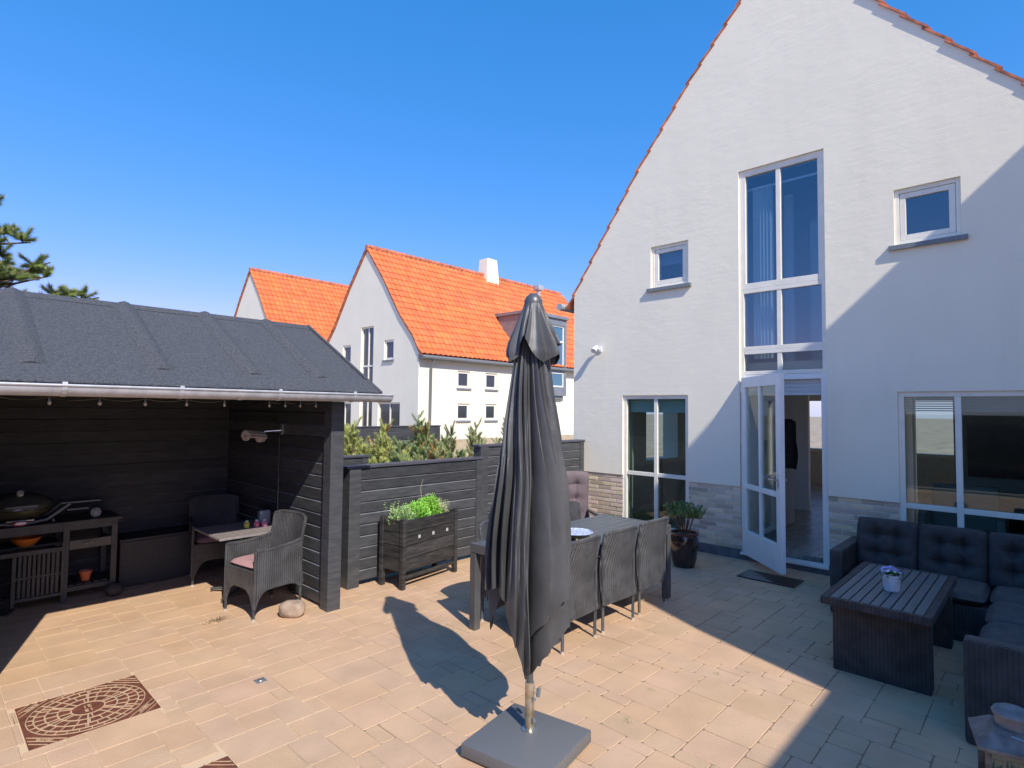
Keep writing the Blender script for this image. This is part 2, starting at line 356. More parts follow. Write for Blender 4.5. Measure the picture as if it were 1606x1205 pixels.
tag(pv.build('patio_paving', PAVER, fix=False), kind='structure')

# ---------------------------------------------------------------- windows
def window(parent, axis, pos, u0, u1, z0, z1, mull=(), trans=(), depth=.06, fw=.05, inner=.028, glass=None, frame=None, sill=None, sgn=1, sash=0, recess=.03, solid=False):
    """axis 'x': window in a plane x=pos, u is y; axis 'y': in a plane y=pos, u is x. sgn points into the building"""
    fr = frame or FRAME; gm = glass or GLASS
    def bx(mb, ua, ub, za, zb, d0, d1, bev=.004):
        if axis == 'x': mb.box((pos + sgn * d0, ua, za), (pos + sgn * d1, ub, zb), bev)
        else: mb.box((ua, pos + sgn * d0, za), (ub, pos + sgn * d1, zb), bev)
    m = MB(); d0, d1 = recess, recess + depth
    bx(m, u0, u0 + fw, z0, z1, d0, d1); bx(m, u1 - fw, u1, z0, z1, d0, d1)
    bx(m, u0 + fw, u1 - fw, z0, z0 + fw, d0, d1); bx(m, u0 + fw, u1 - fw, z1 - fw, z1, d0, d1)
    for c in mull: bx(m, c - inner, c + inner, z0 + fw, z1 - fw, d0 + .004, d1 - .004)
    us = [u0 + fw] + list(mull) + [u1 - fw]
    for c in trans:
        for a, b in zip(us, us[1:]):
            a_ = a + (inner if a in mull else 0); b_ = b - (inner if b in mull else 0)
            bx(m, a_, b_, c - inner, c + inner, d0 + .006, d1 - .006)
    if sash:
        s = sash; a, b, c, d = u0 + fw + .004, u1 - fw - .004, z0 + fw + .004, z1 - fw - .004; e0, e1 = d0 + .008, d1 - .012
        bx(m, a, a + s, c, d, e0, e1); bx(m, b - s, b, c, d, e0, e1); bx(m, a + s, b - s, c, c + s, e0, e1); bx(m, a + s, b - s, d - s, d, e0, e1)
    fo = m.build('window', fr, parent)
    zs = [z0 + fw] + list(trans) + [z1 - fw]
    gd = (d0 + d1) / 2
    for a, b in zip(us, us[1:]):
        for c, d in zip(zs, zs[1:]):
            p = MB(); e = .008 + sash * .8
            bx(p, a + (inner if a in mull else 0) - .008 + (sash and e), b - (inner if b in mull else 0) + .008 - (sash and e), c + (inner if c in trans else 0) - .008 + (sash and e), d - (inner if d in trans else 0) + .008 - (sash and e), gd, gd + .006, 0)
            p.build('pane', gm, fo)
    if solid:
        q = MB(); bx(q, u0 + .01, u1 - .01, z0 + .01, z1 - .01, gd + .02, gd + .03, 0)
    if sill:
        s = MB()
        if axis == 'x': s.prism([(0, 0), (0, -.05), (.02, -.05), (.16, -.015), (.16, .03)], 'y', u0 - .05, u1 + .05); s.xf(Matrix.Translation((pos - sgn * .045, 0, z0 - .012)))
        else: s.prism([(0, 0), (0, -.05), (.02, -.05), (.16, -.015), (.16, .03)], 'x', u0 - .04, u1 + .04); s.xf(Matrix.Translation((0, pos - sgn * .045, z0 - .012)))
        s.build('sill', sill, fo)
    return fo

def pantiles(O, Uv, Vv, nu, nv, uw, vl, mask=None, lift=.022):
    """clay pantile sheet: O eave corner, Uv along the eave, Vv up the slope; nu x nv tiles"""
    Uv = Vector(Uv).normalized(); Vv = Vector(Vv).normalized(); N = Uv.cross(Vv).normalized()
    if N.z < 0: N = -N
    O = Vector(O); m = MB(True); K = 6
    prof = [0, .018, .03, .034, .026, .006]
    for j in range(nv):
        for i in range(nu):
            t = rnd(.9, 1.07); tt = (t, t * rnd(.94, 1.12), t * rnd(.9, 1.2))
            if mask and not mask(i * uw, j * vl): continue
            vs = []
            for e in (0, 1):
                for k in range(K + 1):
                    h = prof[k % K] * .9 + (lift if e == 0 else 0) + rnd(-.001, .001)
                    vs.append(O + Uv * ((i + k / K) * uw) + Vv * ((j + e * 1.04) * vl) + N * h)
            for k in range(K + 1):
                h = prof[k % K] * .9 + lift - .016
                vs.append(O + Uv * ((i + k / K) * uw) + Vv * (j * vl) + N * h)
            fs = [(k, k + 1, K + 2 + k, K + 1 + k) for k in range(K)] + [(2 * K + 2 + k, 2 * K + 3 + k, k + 1, k) for k in range(K)]
            m.add(vs, fs, tt)
    return m
# ================================================================ MAIN HOUSE
GX = 7.45
rakeL = [(5.66, 3.80), (4.47, 5.54), (3.65, 6.58), (2.91, 7.40), (2.43, 7.93)]
rakeR = [(1.31, 6.60), (.12, 5.19), (-.8, 4.08)]
house = thing('white_gable_house', (GX, 2.43, 0), 'large white painted house with a steep gable, red clay tile edge and tall central window', 'house')
upper = [(5.66, .93)] + rakeL + rakeR + [(-.8, .93), (.10, .93), (.10, 2.14), (1.22, 2.14), (1.22, .93), (1.92, .93), (1.92, 5.09), (2.95, 5.09), (2.95, .93), (3.67, .93), (3.67, 2.13), (4.73, 2.13), (4.73, .93)]
hl = [[(3.66, 3.71), (4.25, 3.71), (4.25, 4.32), (3.66, 4.32)], [(.63, 3.77), (1.22, 3.77), (1.22, 4.39), (.63, 4.39)]]
m = MB(); m.poly(upper, hl, 'x', GX, GX + .32)
m.poly([(GX + .32, .93), (16, .93), (16, 3.78), (GX + .32, 3.78)], [[(9.2, 1.0), (10.4, 1.0), (10.4, 2.1), (9.2, 2.1)], [(11.6, 1.0), (12.8, 1.0), (12.8, 2.1), (11.6, 2.1)]], 'y', 5.34, 5.66)
m.poly([(GX + .32, .93), (16, .93), (16, 4.05), (GX + .32, 4.05)], [[(10.2, 1.0), (12.4, 1.0), (12.4, 2.1), (10.2, 2.1)]], 'y', -.8, -.48)
m.poly([(5.34, .93), (5.34, 3.80), (2.43, 7.9), (-.48, 4.08), (-.48, .93)], [[(1.0, 1.0), (1.0, 2.2), (2.3, 2.2), (2.3, 1.0)], [(3.2, 1.0), (3.2, 2.2), (4.6, 2.2), (4.6, 1.0)], [(1.6, 3.2), (1.6, 5.4), (3.2, 5.4), (3.2, 3.2)]], 'x', 15.68, 16)
m.build('wall', RENDER, house)
# brick plinth (real bricks on a mortar bed) and grey foot
bed = MB()
segs = [(-.8, .10), (1.22, 1.92), (2.95, 3.67), (4.73, 5.66)]
for (a, b) in segs:
    pl = MB(); bed = MB(); foot = MB(); bed.box((GX + .022, a, .12), (GX + .30, b, .93)); foot.box((GX - .004, a, -.05), (GX + .30, b, .12))
    z = .124; row = 0
    while z < .91:
        y = a + (0 if row % 2 else -.11) + rnd(-.02, .02)
        while y < b:
            y0, y1 = max(y, a + .001), min(y + .22, b - .001)
            if y1 - y0 > .02:
                t = rnd(.7, 1.3); c = (t * 1.02, t * rnd(.93, 1.02), t * rnd(.82, 1.0)); d = rnd(.001, .006)
                pl.box((GX + .01 + d, y0, z), (GX + .10, y1, z + .047), .003, None, c)
            y += .232
        z += .0625; row += 1
    pb = pl.build('brick_plinth', BRICK, house); bed.build('mortar_bed', MORTAR, pb); foot.build('base_strip', LEAD, house)
bed = MB()
bed.box((GX + .32, 5.34, .0), (16, 5.645, .93)); bed.box((GX + .32, -.79, .0), (16, -.48, .93)); bed.box((15.69, -.48, 0), (15.98, 5.34, .93))
bed.build('side_foot', MORTAR, house)
for (a, b) in ((.10, 1.22), (3.67, 4.73)): foot = MB(); foot.box((GX - .004, a, -.05), (GX + .30, b, .185)); foot.build('base_strip', LEAD, house)
# roof
rf = MB()
full = [(5.86, 3.53)] + rakeL + rakeR + [(-1.0, 3.84)]
top = [(y, z - .13) for y, z in full]; topp = [(y, z + .02) for y, z in full]
rf.prism(top + topp[::-1], 'x', GX + .33, 16.1)
ro = rf.build('roof', mat('roof_boards', (.16, .09, .06), .8), house)
vt = MB()
def verge(pts, up=.155):
    # tiles stepping up the rake: each a thick clay slab lapping the one below
    for (a, b) in zip(pts, pts[1:]):
        a = Vector((0, a[0], a[1])); b = Vector((0, b[0], b[1])); L = (b - a).length; n = max(1, round(L / .315)); d = (b - a) / n
        nn = Vector((0, -d.z, d.y)).normalized(); nn = nn if nn.z > 0 else -nn
        for k in range(n):
            p = a + d * k - d * .14; q = a + d * (k + 1)
            x0, x1 = GX - rnd(.018, .026), GX + .14; t = rnd(.8, 1.15)
            lo0, hi0, lo1, hi1 = up - .115, up + .036, up - .125, up + .006
            vs = [p + nn * lo0, q + nn * lo1, q + nn * hi1, p + nn * hi0]
            cap = [p + nn * (hi0 - .022), q + nn * (hi1 - .02), q + nn * hi1, p + nn * hi0]
            vt.add([(x0, v.y, v.z) for v in cap] + [(x1, v.y, v.z) for v in cap], [(0, 3, 2, 1), (4, 5, 6, 7), (0, 1, 5, 4), (1, 2, 6, 5), (2, 3, 7, 6), (3, 0, 4, 7)], (t, t, t))
verge([(5.79, 3.60)] + rakeL, -.012); verge([(-1.1, 3.72)] + rakeR[::-1] + [rakeL[-1]], -.012)
vt.build('verge_tiles', attr_mult(TILE_OLD), ro)
for (pts, sg) in (([(5.86, 3.53)] + rakeL, 1), ([(-1.0, 3.84)] + rakeR[::-1] + [rakeL[-1]], -1)):
    tl = MB(True)
    for (a, b) in zip(pts, pts[1:]):
        V_ = Vector((0, b[0] - a[0], b[1] - a[1])); L = V_.length; nv = max(1, round(L / .33))
        p = pantiles((GX + .14, a[0], a[1] + .055), (1, 0, 0), V_, 28, nv, .305, L / nv); tl.add(p.v, p.f); tl.t[-len(p.f):] = p.t
    tl.build('tiles', TILE, ro, fix=False)
gm_ = MB(True); gm_.tube([(GX - .06, 5.93, 3.62), (16, 5.93, 3.62)], .06, 12); gm_.build('gutter', ZINC, ro)
# interior, lit only through its own windows
it = MB(); it.box((GX + .33, -.47, 2.46), (15.6, 5.33, 2.56)); it.box((GX + .33, 1.55, .13), (10.6, 1.65, 2.45)); it.box((GX + .33, 3.05, .13), (9.9, 3.13, 2.45))
it.box((11.2, 3.2, .13), (11.3, 5.33, 2.45)); it.box((11.6, 1.66, .13), (11.7, 2.7, 2.45)); it.box((9.8, 2.6, 2.57), (9.9, 5.3, 5.2)); it.box((10.6, -.4, 2.57), (10.7, 2.4, 5.2))
it.box((10.1, -.47, .13), (10.2, 1.0, 2.45)); it.box((8.45, 1.9, 2.57), (8.52, 2.36, 4.55)); it.box((8.2, 2.5, 2.57), (8.24, 2.62, 4.9)); it.box((7.62, 2.0, 4.86), (7.64, 2.9, 4.885)); it.build('interior_wall', LINT, house)
cu = MB(True); cu.grid(lambda a_, b_: (7.66 + .025 * math.sin(a_ * 38), 2.58 + .26 * a_, 2.6 + 2.3 * b_), 60, 2); cu.grid(lambda a_, b_: (7.66 + .025 * math.sin(a_ * 20), 1.93 + .10 * a_, 2.6 + 2.3 * b_), 30, 2); cu.build('curtain', mat('pale_curtain', (.8, .8, .76), .9), house, fix=False)
ft = MB(); ft.box((10.06, -.3, 1.05), (10.098, .85, 1.75)); ft.box((9.6, -.4, .13), (10.05, .9, .62)); ft.build('sideboard', BLACKP, house)
fl = MB(); fl.box((GX + .32, -.48, .02), (15.68, 5.34, .12)); fl.build('interior_floor', IFLOOR, house)
# windows
window(house, 'x', GX, 3.67, 4.73, .185, 2.13, mull=(4.19,), trans=(.97,), fw=.055, frame=FRAME)
bl = MB(); bl.box((GX + .14, 3.74, 1.88), (GX + .16, 4.68, 2.06)); wb = bl.build('blind', mat('pale_blind', (.5, .68, .7), .8), house)
window(house, 'x', GX, .10, 1.22, .185, 2.14, mull=(.70,), trans=(.905,), fw=.055, frame=FRAME)
bl = MB()
for k in range(7): bl.box((GX + .15, .16, 1.93 + k * .024), (GX + .175, 1.16, 1.942 + k * .024))
bl.build('blind', mat('white_slat_blind', (.6, .66, .7), .7), house)
window(house, 'x', GX, 3.66, 4.25, 3.71, 4.32, fw=.045, sash=.055, glass=GLASS_UP, sill=SILL)
window(house, 'x', GX, .63, 1.22, 3.77, 4.39, fw=.045, sash=.055, glass=GLASS_UP, sill=SILL)
tw = window(house, 'x', GX, 1.92, 2.95, 3.50, 5.09, mull=(2.46,), fw=.08, glass=GLASS_UP)
window(house, 'x', GX, 1.92, 2.95, 2.70, 3.50, mull=(2.46,), fw=.05, glass=GLASS_UP)
window(house, 'x', GX, 1.92, 2.95, 2.38, 2.70, mull=(2.46,), fw=.05, glass=GLASS)
b2 = MB()
for k in range(12): b2.box((GX + .16, 3.74, 4.06 + k * .018), (GX + .18, 4.2, 4.07 + k * .018))
b2.build('blind', mat('grey_blind', (.45, .5, .55), .7), house)
# door frame, door leaf swung out
df = MB(); df.box((GX + .03, 1.92, .1), (GX + .12, 1.99, 2.38), .004); df.box((GX + .03, 2.89, .1), (GX + .12, 2.95, 2.38), .004); df.box((GX + .032, 1.99, 2.31), (GX + .118, 2.89, 2.378), .004)
df.box((GX - .03, 1.92, .07), (GX + .14, 2.95, .10), .003)
df.build('door_frame', FRAMEW, house)
fo2 = MB(); fo2.box((GX - .002, 1.92, -.05), (GX + .30, 2.95, .068)); fo2.build('base_strip', LEAD, house)
ang = math.atan2(2.12 - 2.88, 6.70 - 7.43)   # direction of the leaf from hinge
door = local(MB().build('door', FRAMEW, house)); bpy.data.objects.remove(door)
dm = MB(); Wd, z0, z1 = .96, .085, 2.345
for (a, b, c, d) in ((0, .095, z0, z1), (Wd - .095, Wd, z0, z1), (.095, Wd - .095, z0, .40), (.095, Wd - .095, z1 - .13, z1), (.095, Wd - .095, .93, .99)): dm.box((a, -.028, c), (b, .028, d), .004)
dm.box((.445, -.024, .40), (.48, .024, .93), .003); dm.box((.445, -.024, .99), (.48, .024, z1 - .13), .003)
dm.box((.1, .028, .17), (Wd - .1, .036, .33), .004)
DM = Matrix.Translation((GX + .01, 2.905, 0)) @ Matrix.Rotation(ang, 4, 'Z')
dm.xf(DM); do = dm.build('door', FRAMEW, house)
for (a, b, c, d) in ((.095, .445, .40, .93), (.48, Wd - .095, .40, .93), (.095, .445, .99, z1 - .13), (.48, Wd - .095, .99, z1 - .13)):
    p = MB(); p.box((a - .005, -.004, c - .005), (b + .005, .004, d + .005)); p.xf(DM); p.build('pane', GLASS, do)
hd = MB(True); hd.tube([(Wd - .05, .03, 1.13), (Wd - .05, .075, 1.13), (Wd - .16, .08, 1.13)], .009, 8); hd.tube([(Wd - .05, -.03, 1.13), (Wd - .05, -.075, 1.13), (Wd - .16, -.08, 1.13)], .009, 8); hd.box((Wd - .065, -.032, 1.03), (Wd - .035, .032, 1.2), .004)
hd.xf(DM); hd.build('handle', STEEL, do)
for z in (.3, .9, 1.5, 2.15): hg = MB(True); hg.tube([(GX + .0, 2.93, z), (GX + .0, 2.93, z + .1)], .011, 8); hg.build('hinge', STEEL, do)
bd = MB()
for k in range(4): bd.box((GX + .10, 1.995, 2.115 + k * .049), (GX + .112, 2.885, 2.162 + k * .049), .004)
bd.build('blind', mat('door_blind', (.6, .62, .64), .7), house)
# roof verge lamp on the wall
lamp = thing('wall_lamp', (GX, 5.14, 2.85), 'small white spotlight fixed high on the white gable wall left of the lower window', 'lamp')
a = MB(True); a.box((GX - .02, 5.11, 2.82), (GX - .001, 5.19, 2.9), .005); a.tube([(GX - .02, 5.15, 2.86), (GX - .07, 5.15, 2.875)], .012, 8); a.build('bracket', WHITEP, lamp)
a = MB(True); a.tube([(GX - .05, 5.18, 2.90), (GX - .10, 5.17, 2.87), (GX - .15, 5.165, 2.825)], [.028, .04, .046], 14); a.build('lamp_head', WHITEP, lamp)
# things seen inside
ch = thing('armchair', (8.5, .75, .12), 'pale armchair standing inside behind the right hand window', 'armchair')
a = MB(True); a.box((8.2, .45, .25), (8.8, 1.1, .55), .06); a.box((8.72, .45, .5), (8.9, 1.1, 1.05), .06); a.box((8.2, .38, .25), (8.8, .46, .75), .03); a.box((8.2, 1.09, .25), (8.8, 1.17, .75), .03); a.build('seat_shell', mat('cream_leather', (.5, .48, .44), .5), ch)
for (x, y) in ((8.25, .45), (8.25, 1.1), (8.8, .45), (8.8, 1.1)): a = MB(True); a.tube([(x, y, .12), (x, y, .3)], .015, 8); a.build('leg', STEEL, ch)
co = MB(True); co.grid(lambda s, t: (9.2 + .05 * math.sin(s * 9), 2.98 - .1 * s * (1 - t * .3) - .03 * math.sin(t * 5) - .14 * math.sin(s * 3.14), 1.05 + .75 * t), 8, 8)
co.box((9.17, 2.82, 1.1), (9.33, 3.03, 1.78), .05)
tag(co.build('coat', CUSH, loc=(9.2, 2.9, 1.1)), 'dark coat hanging on the hallway wall inside the open door', 'coat')

# ================================================================ CASTER: the other wing of the terrace behind the camera
wing = thing('white_house_wing', (5, -4, 0), 'white house wing beside the patio that shades its right hand side', 'house')
prof = [(1.85, -.05), (1.85, 3.51), (3.19, 3.51), (3.21, 4.56), (3.30, 5.31), (5.3, 7.30), (5.62, 7.42), (5.99, 7.14), (6.58, 7.09), (7.0, 7.08), (7.0, -.05)]
a = MB(); a.poly(prof, [[(4.2, 1.0), (5.4, 1.0), (5.4, 2.2), (4.2, 2.2)], [(2.1, 1.0), (2.8, 1.0), (2.8, 2.2), (2.1, 2.2)]], 'y', -2.8, -2.5); a.prism([(p[0] * 1 + (.02 if i < 6 else 0), p[1] - .02) for i, p in enumerate(prof)], 'y', -8, -2.82)
a.build('wall', RENDER, wing)
window(wing, 'y', -2.5, 4.2, 5.4, 1.0, 2.2, mull=(4.8,), sgn=-1, glass=GLASS_DARK); window(wing, 'y', -2.5, 2.1, 2.8, 1.0, 2.2, mull=(2.4,), sgn=-1, glass=GLASS_DARK)

# ================================================================ NEIGHBOUR HOUSES
HR = render_mat()
def gable_house(loc, label, xlen, chim=True, dormer=True, details=True):
    """local frame: gable faces -x at x=0, long lit side at y=0, ridge along x; depth 6.1, eave 3.7, ridge 7.75"""
    h = thing('white_gable_house', loc, label, 'house', 'white houses with orange roofs behind the fence'); ox, oy, oz = loc
    E, RZ, DP = 3.68, 7.45, 6.1
    def W(mb): mb.xf(Matrix.Translation(loc)); return mb
    curve = [(0, E), (.28, E + .42), (1.0, 4.85), (2.0, 6.2), (3.05, 7.42)]
    out = [(0, .9)] + curve + [(DP - y, z) for y, z in curve[::-1][1:]] + [(DP, .9)]
    dr = (2.55, 3.33); 
    out2 = [(0, 0)] + out[1:-1] + [(DP, 0)]
    hol = []
    if details:
        hol = [[(2.55, .9), (3.33, .9), (3.33, 4.72), (2.55, 4.72)], [(1.36, 3.5), (1.9, 3.5), (1.9, 4.16), (1.36, 4.16)], [(4.0, 3.5), (4.55, 3.5), (4.55, 4.16), (4.0, 4.16)],
               [(.95, .8), (2.2, .8), (2.2, 2.09), (.95, 2.09)], [(3.9, .8), (4.9, .8), (4.9, 2.09), (3.9, 2.09)]]
    a = MB(); a.poly(out2, hol, 'x', 0, .3); a.poly([(DP, 0)] + out2[1:-1][::-1] + [(0, 0)], [], 'x', xlen - .3, xlen)
    sw = [(1.6, 2.6), (2.89, 2.6), (4.2, 2.6), (1.6, 1.52), (2.89, 1.52), (4.2, 1.52), (6.3, 1.52)] if details else []
    a.poly([(.3, 0), (xlen - .3, 0), (xlen - .3, E), (.3, E)], [[(x, z), (x + .56, z), (x + .56, z + .56), (x, z + .56)] for x, z in sw], 'y', 0, .28)
    a.poly([(.3, 0), (xlen - .3, 0), (xlen - .3, E), (.3, E)], [], 'y', DP - .28, DP)
    W(a).build('wall', HR, h)
    a = MB(); a.box((.35, .3, 0), (xlen - .35, .4, E - .1)); a.box((.5, .45, 0), (.6, DP - .45, 3.5)); a.box((.5, 1.8, 3.5), (.6, DP - 1.8, 5.3)); W(a).build('inner_wall', mat('dim_room', (.12, .12, .12), .9), h)
    a = MB()
    z = 0
    a.box((-.012, .02, 0), (-.001, DP, .85)); a.box((-.012, -.012, 0), (xlen, -.001, .9)); W(a).build('plinth', mat('buff_brick_plinth', (.44, .36, .25), .85, var=.2, vscale=14), h)
    # roof
    a = MB(); rp = [(-.2, E - .22)] + curve + [(DP - y, z) for y, z in curve[::-1][1:]] + [(DP + .2, E - .22)]
    a.prism([(y, z + .02) for y, z in rp] + [(y, z + .10) for y, z in rp[::-1]], 'x', -.05, xlen + .05)
    r_ = W(a).build('roof', TILE_OLD, h)
    pts = [(-.22, E - .2)] + curve
    for side in (0, 1):
        tl = MB(True)
        for (p, q) in zip(pts, pts[1:]):
            if side: p, q = (DP - p[0], p[1]), (DP - q[0], q[1])
            V_ = Vector((0, q[0] - p[0], q[1] - p[1])); L = V_.length; nv = max(1, round(L / .30))
            pp = pantiles((-.06, p[0], p[1] + .11), (1, 0, 0), V_, int((xlen + .1) / .21), nv, .21, L / nv); tl.add(pp.v, pp.f); tl.t[-len(pp.f):] = pp.t
        W(tl).build('tiles', TILE, r_, fix=False)
    a = MB(True)
    for k in range(int(xlen / .4)): a.tube([(k * .4 - .05, 3.05, RZ + .085), (k * .4 + .37, 3.05, RZ + .10)], [.085, .10], 10, tone=gray(.8, 1.1))
    W(a).build('ridge_tiles', attr_mult(TILE_OLD.copy()) if not [1 for nd in TILE_OLD.node_tree.nodes if nd.type == 'ATTRIBUTE'] else TILE_OLD, r_)
    a = MB(True); a.tube([(-.05, -.24, E - .18), (xlen, -.24, E - .18)], .065, 10); a.tube([(.42, -.24, E - .2), (.42, -.09, E - .5), (.42, -.07, .3)], .04, 10)
    a.box((-.03, -.19, E - .24), (xlen, -.0, E - .12)); W(a).build('gutter', mat('dark_zinc', (.2, .21, .215), .5, .2), h)
    if details:
        window(h, 'x', ox, oy + 2.55, oy + 3.33, .9, 4.72, mull=(oy + 2.94,), trans=(2.3, 3.35), glass=GLASS_DARK, recess=.06)
        for (y0, y1) in ((1.36, 1.9), (4.0, 4.55)): window(h, 'x', ox, oy + y0, oy + y1, 3.5, 4.16, fw=.07, glass=GLASS_DARK, sill=SILL, recess=.04)
        window(h, 'x', ox, oy + .95, oy + 2.2, .8, 2.09, mull=(oy + 1.57,), glass=GLASS_DARK, recess=.05); window(h, 'x', ox, oy + 3.9, oy + 4.9, .8, 2.09, mull=(oy + 4.4,), glass=GLASS_DARK, recess=.05)
        for x, z in sw: window(h, 'y', oy, ox + x, ox + x + .56, z, z + .56, fw=.075, glass=GLASS_DARK, sill=SILL, recess=.04)
    if chim:
        a = MB(); x = 5.5; a.add([(x, 2.75, 6.4), (x + .9, 2.75, 6.4), (x + .9, 3.4, 6.4), (x, 3.4, 6.4), (x + .12, 2.8, 8.25), (x + .66, 2.8, 8.25), (x + .66, 3.3, 8.25), (x + .12, 3.3, 8.25)],
                  [(0, 3, 2, 1), (4, 5, 6, 7), (0, 1, 5, 4), (1, 2, 6, 5), (2, 3, 7, 6), (3, 0, 4, 7)]); W(a).build('chimney', HR, r_)
        a = MB(True); a.tube([(8.2, 2.2, 6.6), (8.2, 2.2, 7.25)], .09, 10); a.box((8.05, 2.05, 7.2), (8.4, 2.4, 7.42), .02); W(a).build('roof_vent', ZINC, r_)
    if dormer:
        x0, x1, y0, z0, z1 = 4.75, 7.15, -.22, 2.45, 5.5
        a = MB(); a.box((x0, y0, z1 - .28), (x1, 2.3, z1 - .02), .01); a.box((x0 - .08, y0 - .08, z1 - .02), (x1 + .05, 2.35, z1 + .1), .01)
        a.box((x1 - .14, y0, z0), (x1, y0 + .3, z1 - .28), .01); a.box((x0, y0, z0), (x0 + .14, y0 + .3, z1 - .28), .01); a.box((x0 + .14, y0, z0), (x1 - .14, y0 + .3, z0 + .35), .01)
        a.box((x0, y0 + .3, E - .1), (x0 + .1, 1.9, z1 - .28)); a.box((x1 - .1, y0 + .3, E - .1), (x1, 1.9, z1 - .28)); a.box((x0 + .3, -.14, z0 - .12), (x1 - .1, .02, z0), .01)
        d = W(a).build('dormer', mat('zinc_cladding', (.24, .26, .28), .5, .3, var=.1), h)
        window(h, 'y', oy + y0, ox + x0 + .14, ox + x1 - .14, z0 + .35, z1 - .28, mull=(ox + x0 + .95, ox + x1 - .95), trans=(3.35, 4.6), glass=mat('blue_far_glass', (.06, .16, .24), .05, spec=1), sgn=1, recess=.04, frame=FRAMEW)
    return h
gable_house((10.82, 14.24, 0), 'white house with orange tiled roof, white chimney and grey dormer, nearer of two neighbours', 11.0)
gable_house((10.0, 22.2, .35), 'white house with orange tiled roof half hidden behind, farther of two neighbours', 12.0, chim=False, dormer=False, details=False)

# ================================================================ CLADDING
def boards(mb, axis, pos, u0, u1, z0, z1, bh=.125, th=.024, sgn=1, tone=(.75, 1.35)):
    """horizontal shiplap: each board has a sloped top edge and a gap under it. sgn: outward direction"""
    n = round((z1 - z0) / bh); bh = (z1 - z0) / n
    for k in range(n):
        a = z0 + k * bh; b = a + bh; j = rnd(-.0012, .0012)
        g0 = gray(*tone); ax = 'x' if axis == 'y' else 'y'
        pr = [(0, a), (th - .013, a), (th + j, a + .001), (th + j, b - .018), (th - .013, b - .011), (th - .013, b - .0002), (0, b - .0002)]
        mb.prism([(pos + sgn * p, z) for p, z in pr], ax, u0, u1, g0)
        k3 = len(mb.t) - len(pr) + 3; mb.t[k3] = tuple(c * (4.2 if len(mb.t) and mb.inside else 2.8) for c in g0)          # upper arris painted paler for the light it catches, besides wear; palest inside

# shed ---------------------------------------------------------------------
shed = thing('garden_shelter', (.35, 4.92, 0), 'open fronted black timber shelter with dark felt roof and steel gutter', 'shelter')
SX0, SX1, SY0, SY1 = -3.2, 2.86, 4.92, 7.55
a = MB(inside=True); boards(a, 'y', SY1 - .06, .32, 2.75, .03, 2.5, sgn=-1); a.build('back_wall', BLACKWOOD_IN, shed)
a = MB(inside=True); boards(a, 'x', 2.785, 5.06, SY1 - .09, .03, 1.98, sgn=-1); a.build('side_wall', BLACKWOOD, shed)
a = MB(); a.box((2.787, 5.03, .02), (2.80, SY1, 1.97)); a.box((.2, SY1 - .058, 0), (2.86, SY1 - .03, 2.5))
a.prism([(5.0, 1.99), (6.2, 2.66), (7.5, 1.99)], 'x', 2.787, 2.80)
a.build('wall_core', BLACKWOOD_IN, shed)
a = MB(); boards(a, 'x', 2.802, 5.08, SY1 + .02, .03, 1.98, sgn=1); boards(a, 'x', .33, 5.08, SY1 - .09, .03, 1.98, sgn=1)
a.box((.25, 4.97, 0), (.328, SY1, 1.98)); a.box((SX0, 4.97, 0), (.25, 5.02, 1.98)); a.build('outer_cladding', BLACKWOOD, shed)
a = MB(); a.box((2.735, 4.92, .0), (2.87, 5.058, 1.955), .006, tone=(1.2, 1.2, 1.2)); a.build('post', BLACKWOOD, shed)
a = MB(); a.box((.25, 4.90, .0), (.345, 5.02, 1.955), .006, tone=(1.2, 1.2, 1.2)); a.build('post', BLACKWOOD, shed)
a = MB(); a.box((SX0, 4.93, 1.957), (2.88, 5.05, 2.12), .004); a.box((SX0, 4.74, 1.985), (3.10, 4.765, 2.06), .003)
for k in range(10): a.prism([(4.78, 2.045), (6.2, 2.78), (6.2, 2.68), (5.1, 2.06)], 'x', -3 + k * .62, -2.95 + k * .62)
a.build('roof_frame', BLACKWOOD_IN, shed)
# bulged felt roof: deck, battens, eave strip
rz = lambda y: 2.045 + (y - 4.70) * (2.825 - 2.045) / (6.2 - 4.70)
a = MB(); a.prism([(4.70, 2.045), (6.2, 2.825), (7.75, 2.03), (7.75, 2.0), (6.2, 2.79), (4.70, 2.012)], 'x', SX0, 3.12); rfo = a.build('roof', ROOFFELT, shed)
a = MB(True); sl_ = math.atan2(.8, 1.5); sn_, cs_ = math.sin(sl_), math.cos(sl_)
for x in (-2.62, -1.82, -1.02, -.22, .545, 1.32, 2.01, 2.63):
    # raised seam: a rounded batten under the felt, its lower end folded
    prof_ = [(-.085, 0), (-.035, .030), (0, .042), (.035, .030), (.085, 0)]
    y0_, y1_ = 4.93, 6.19
    vs = []
    for (yy, k) in ((y0_, 1), (y0_ + .03, 1), (y1_, 1)):
        for (dx, h) in prof_:
            h = h * (.6 if yy == y0_ else 1); vs.append((x + dx, yy - sn_ * h * k, rz(yy) + cs_ * (h * k + .002)))
    a.add(vs, [(i, i + 1, 6 + i - 0, 5 + i) for i in range(4)] + [(5 + i, 6 + i, 11 + i, 10 + i) for i in range(4)] + [(0, 1, 2, 3, 4)])
a.build('roof_seams', ROOFFELT, rfo)
a = MB(); a.prism([(4.69, rz(4.69) + .003), (4.915, rz(4.915) + .003), (4.915, rz(4.915) + .018), (4.69, rz(4.69) + .012)], 'x', SX0, 3.121)
a.prism([(6.12, rz(6.12) + .004), (6.2, 2.842), (6.28, rz(6.12) + .004), (6.2, 2.83)], 'x', SX0, 3.122)
a.build('edge_strips', ROOFFELT, rfo)
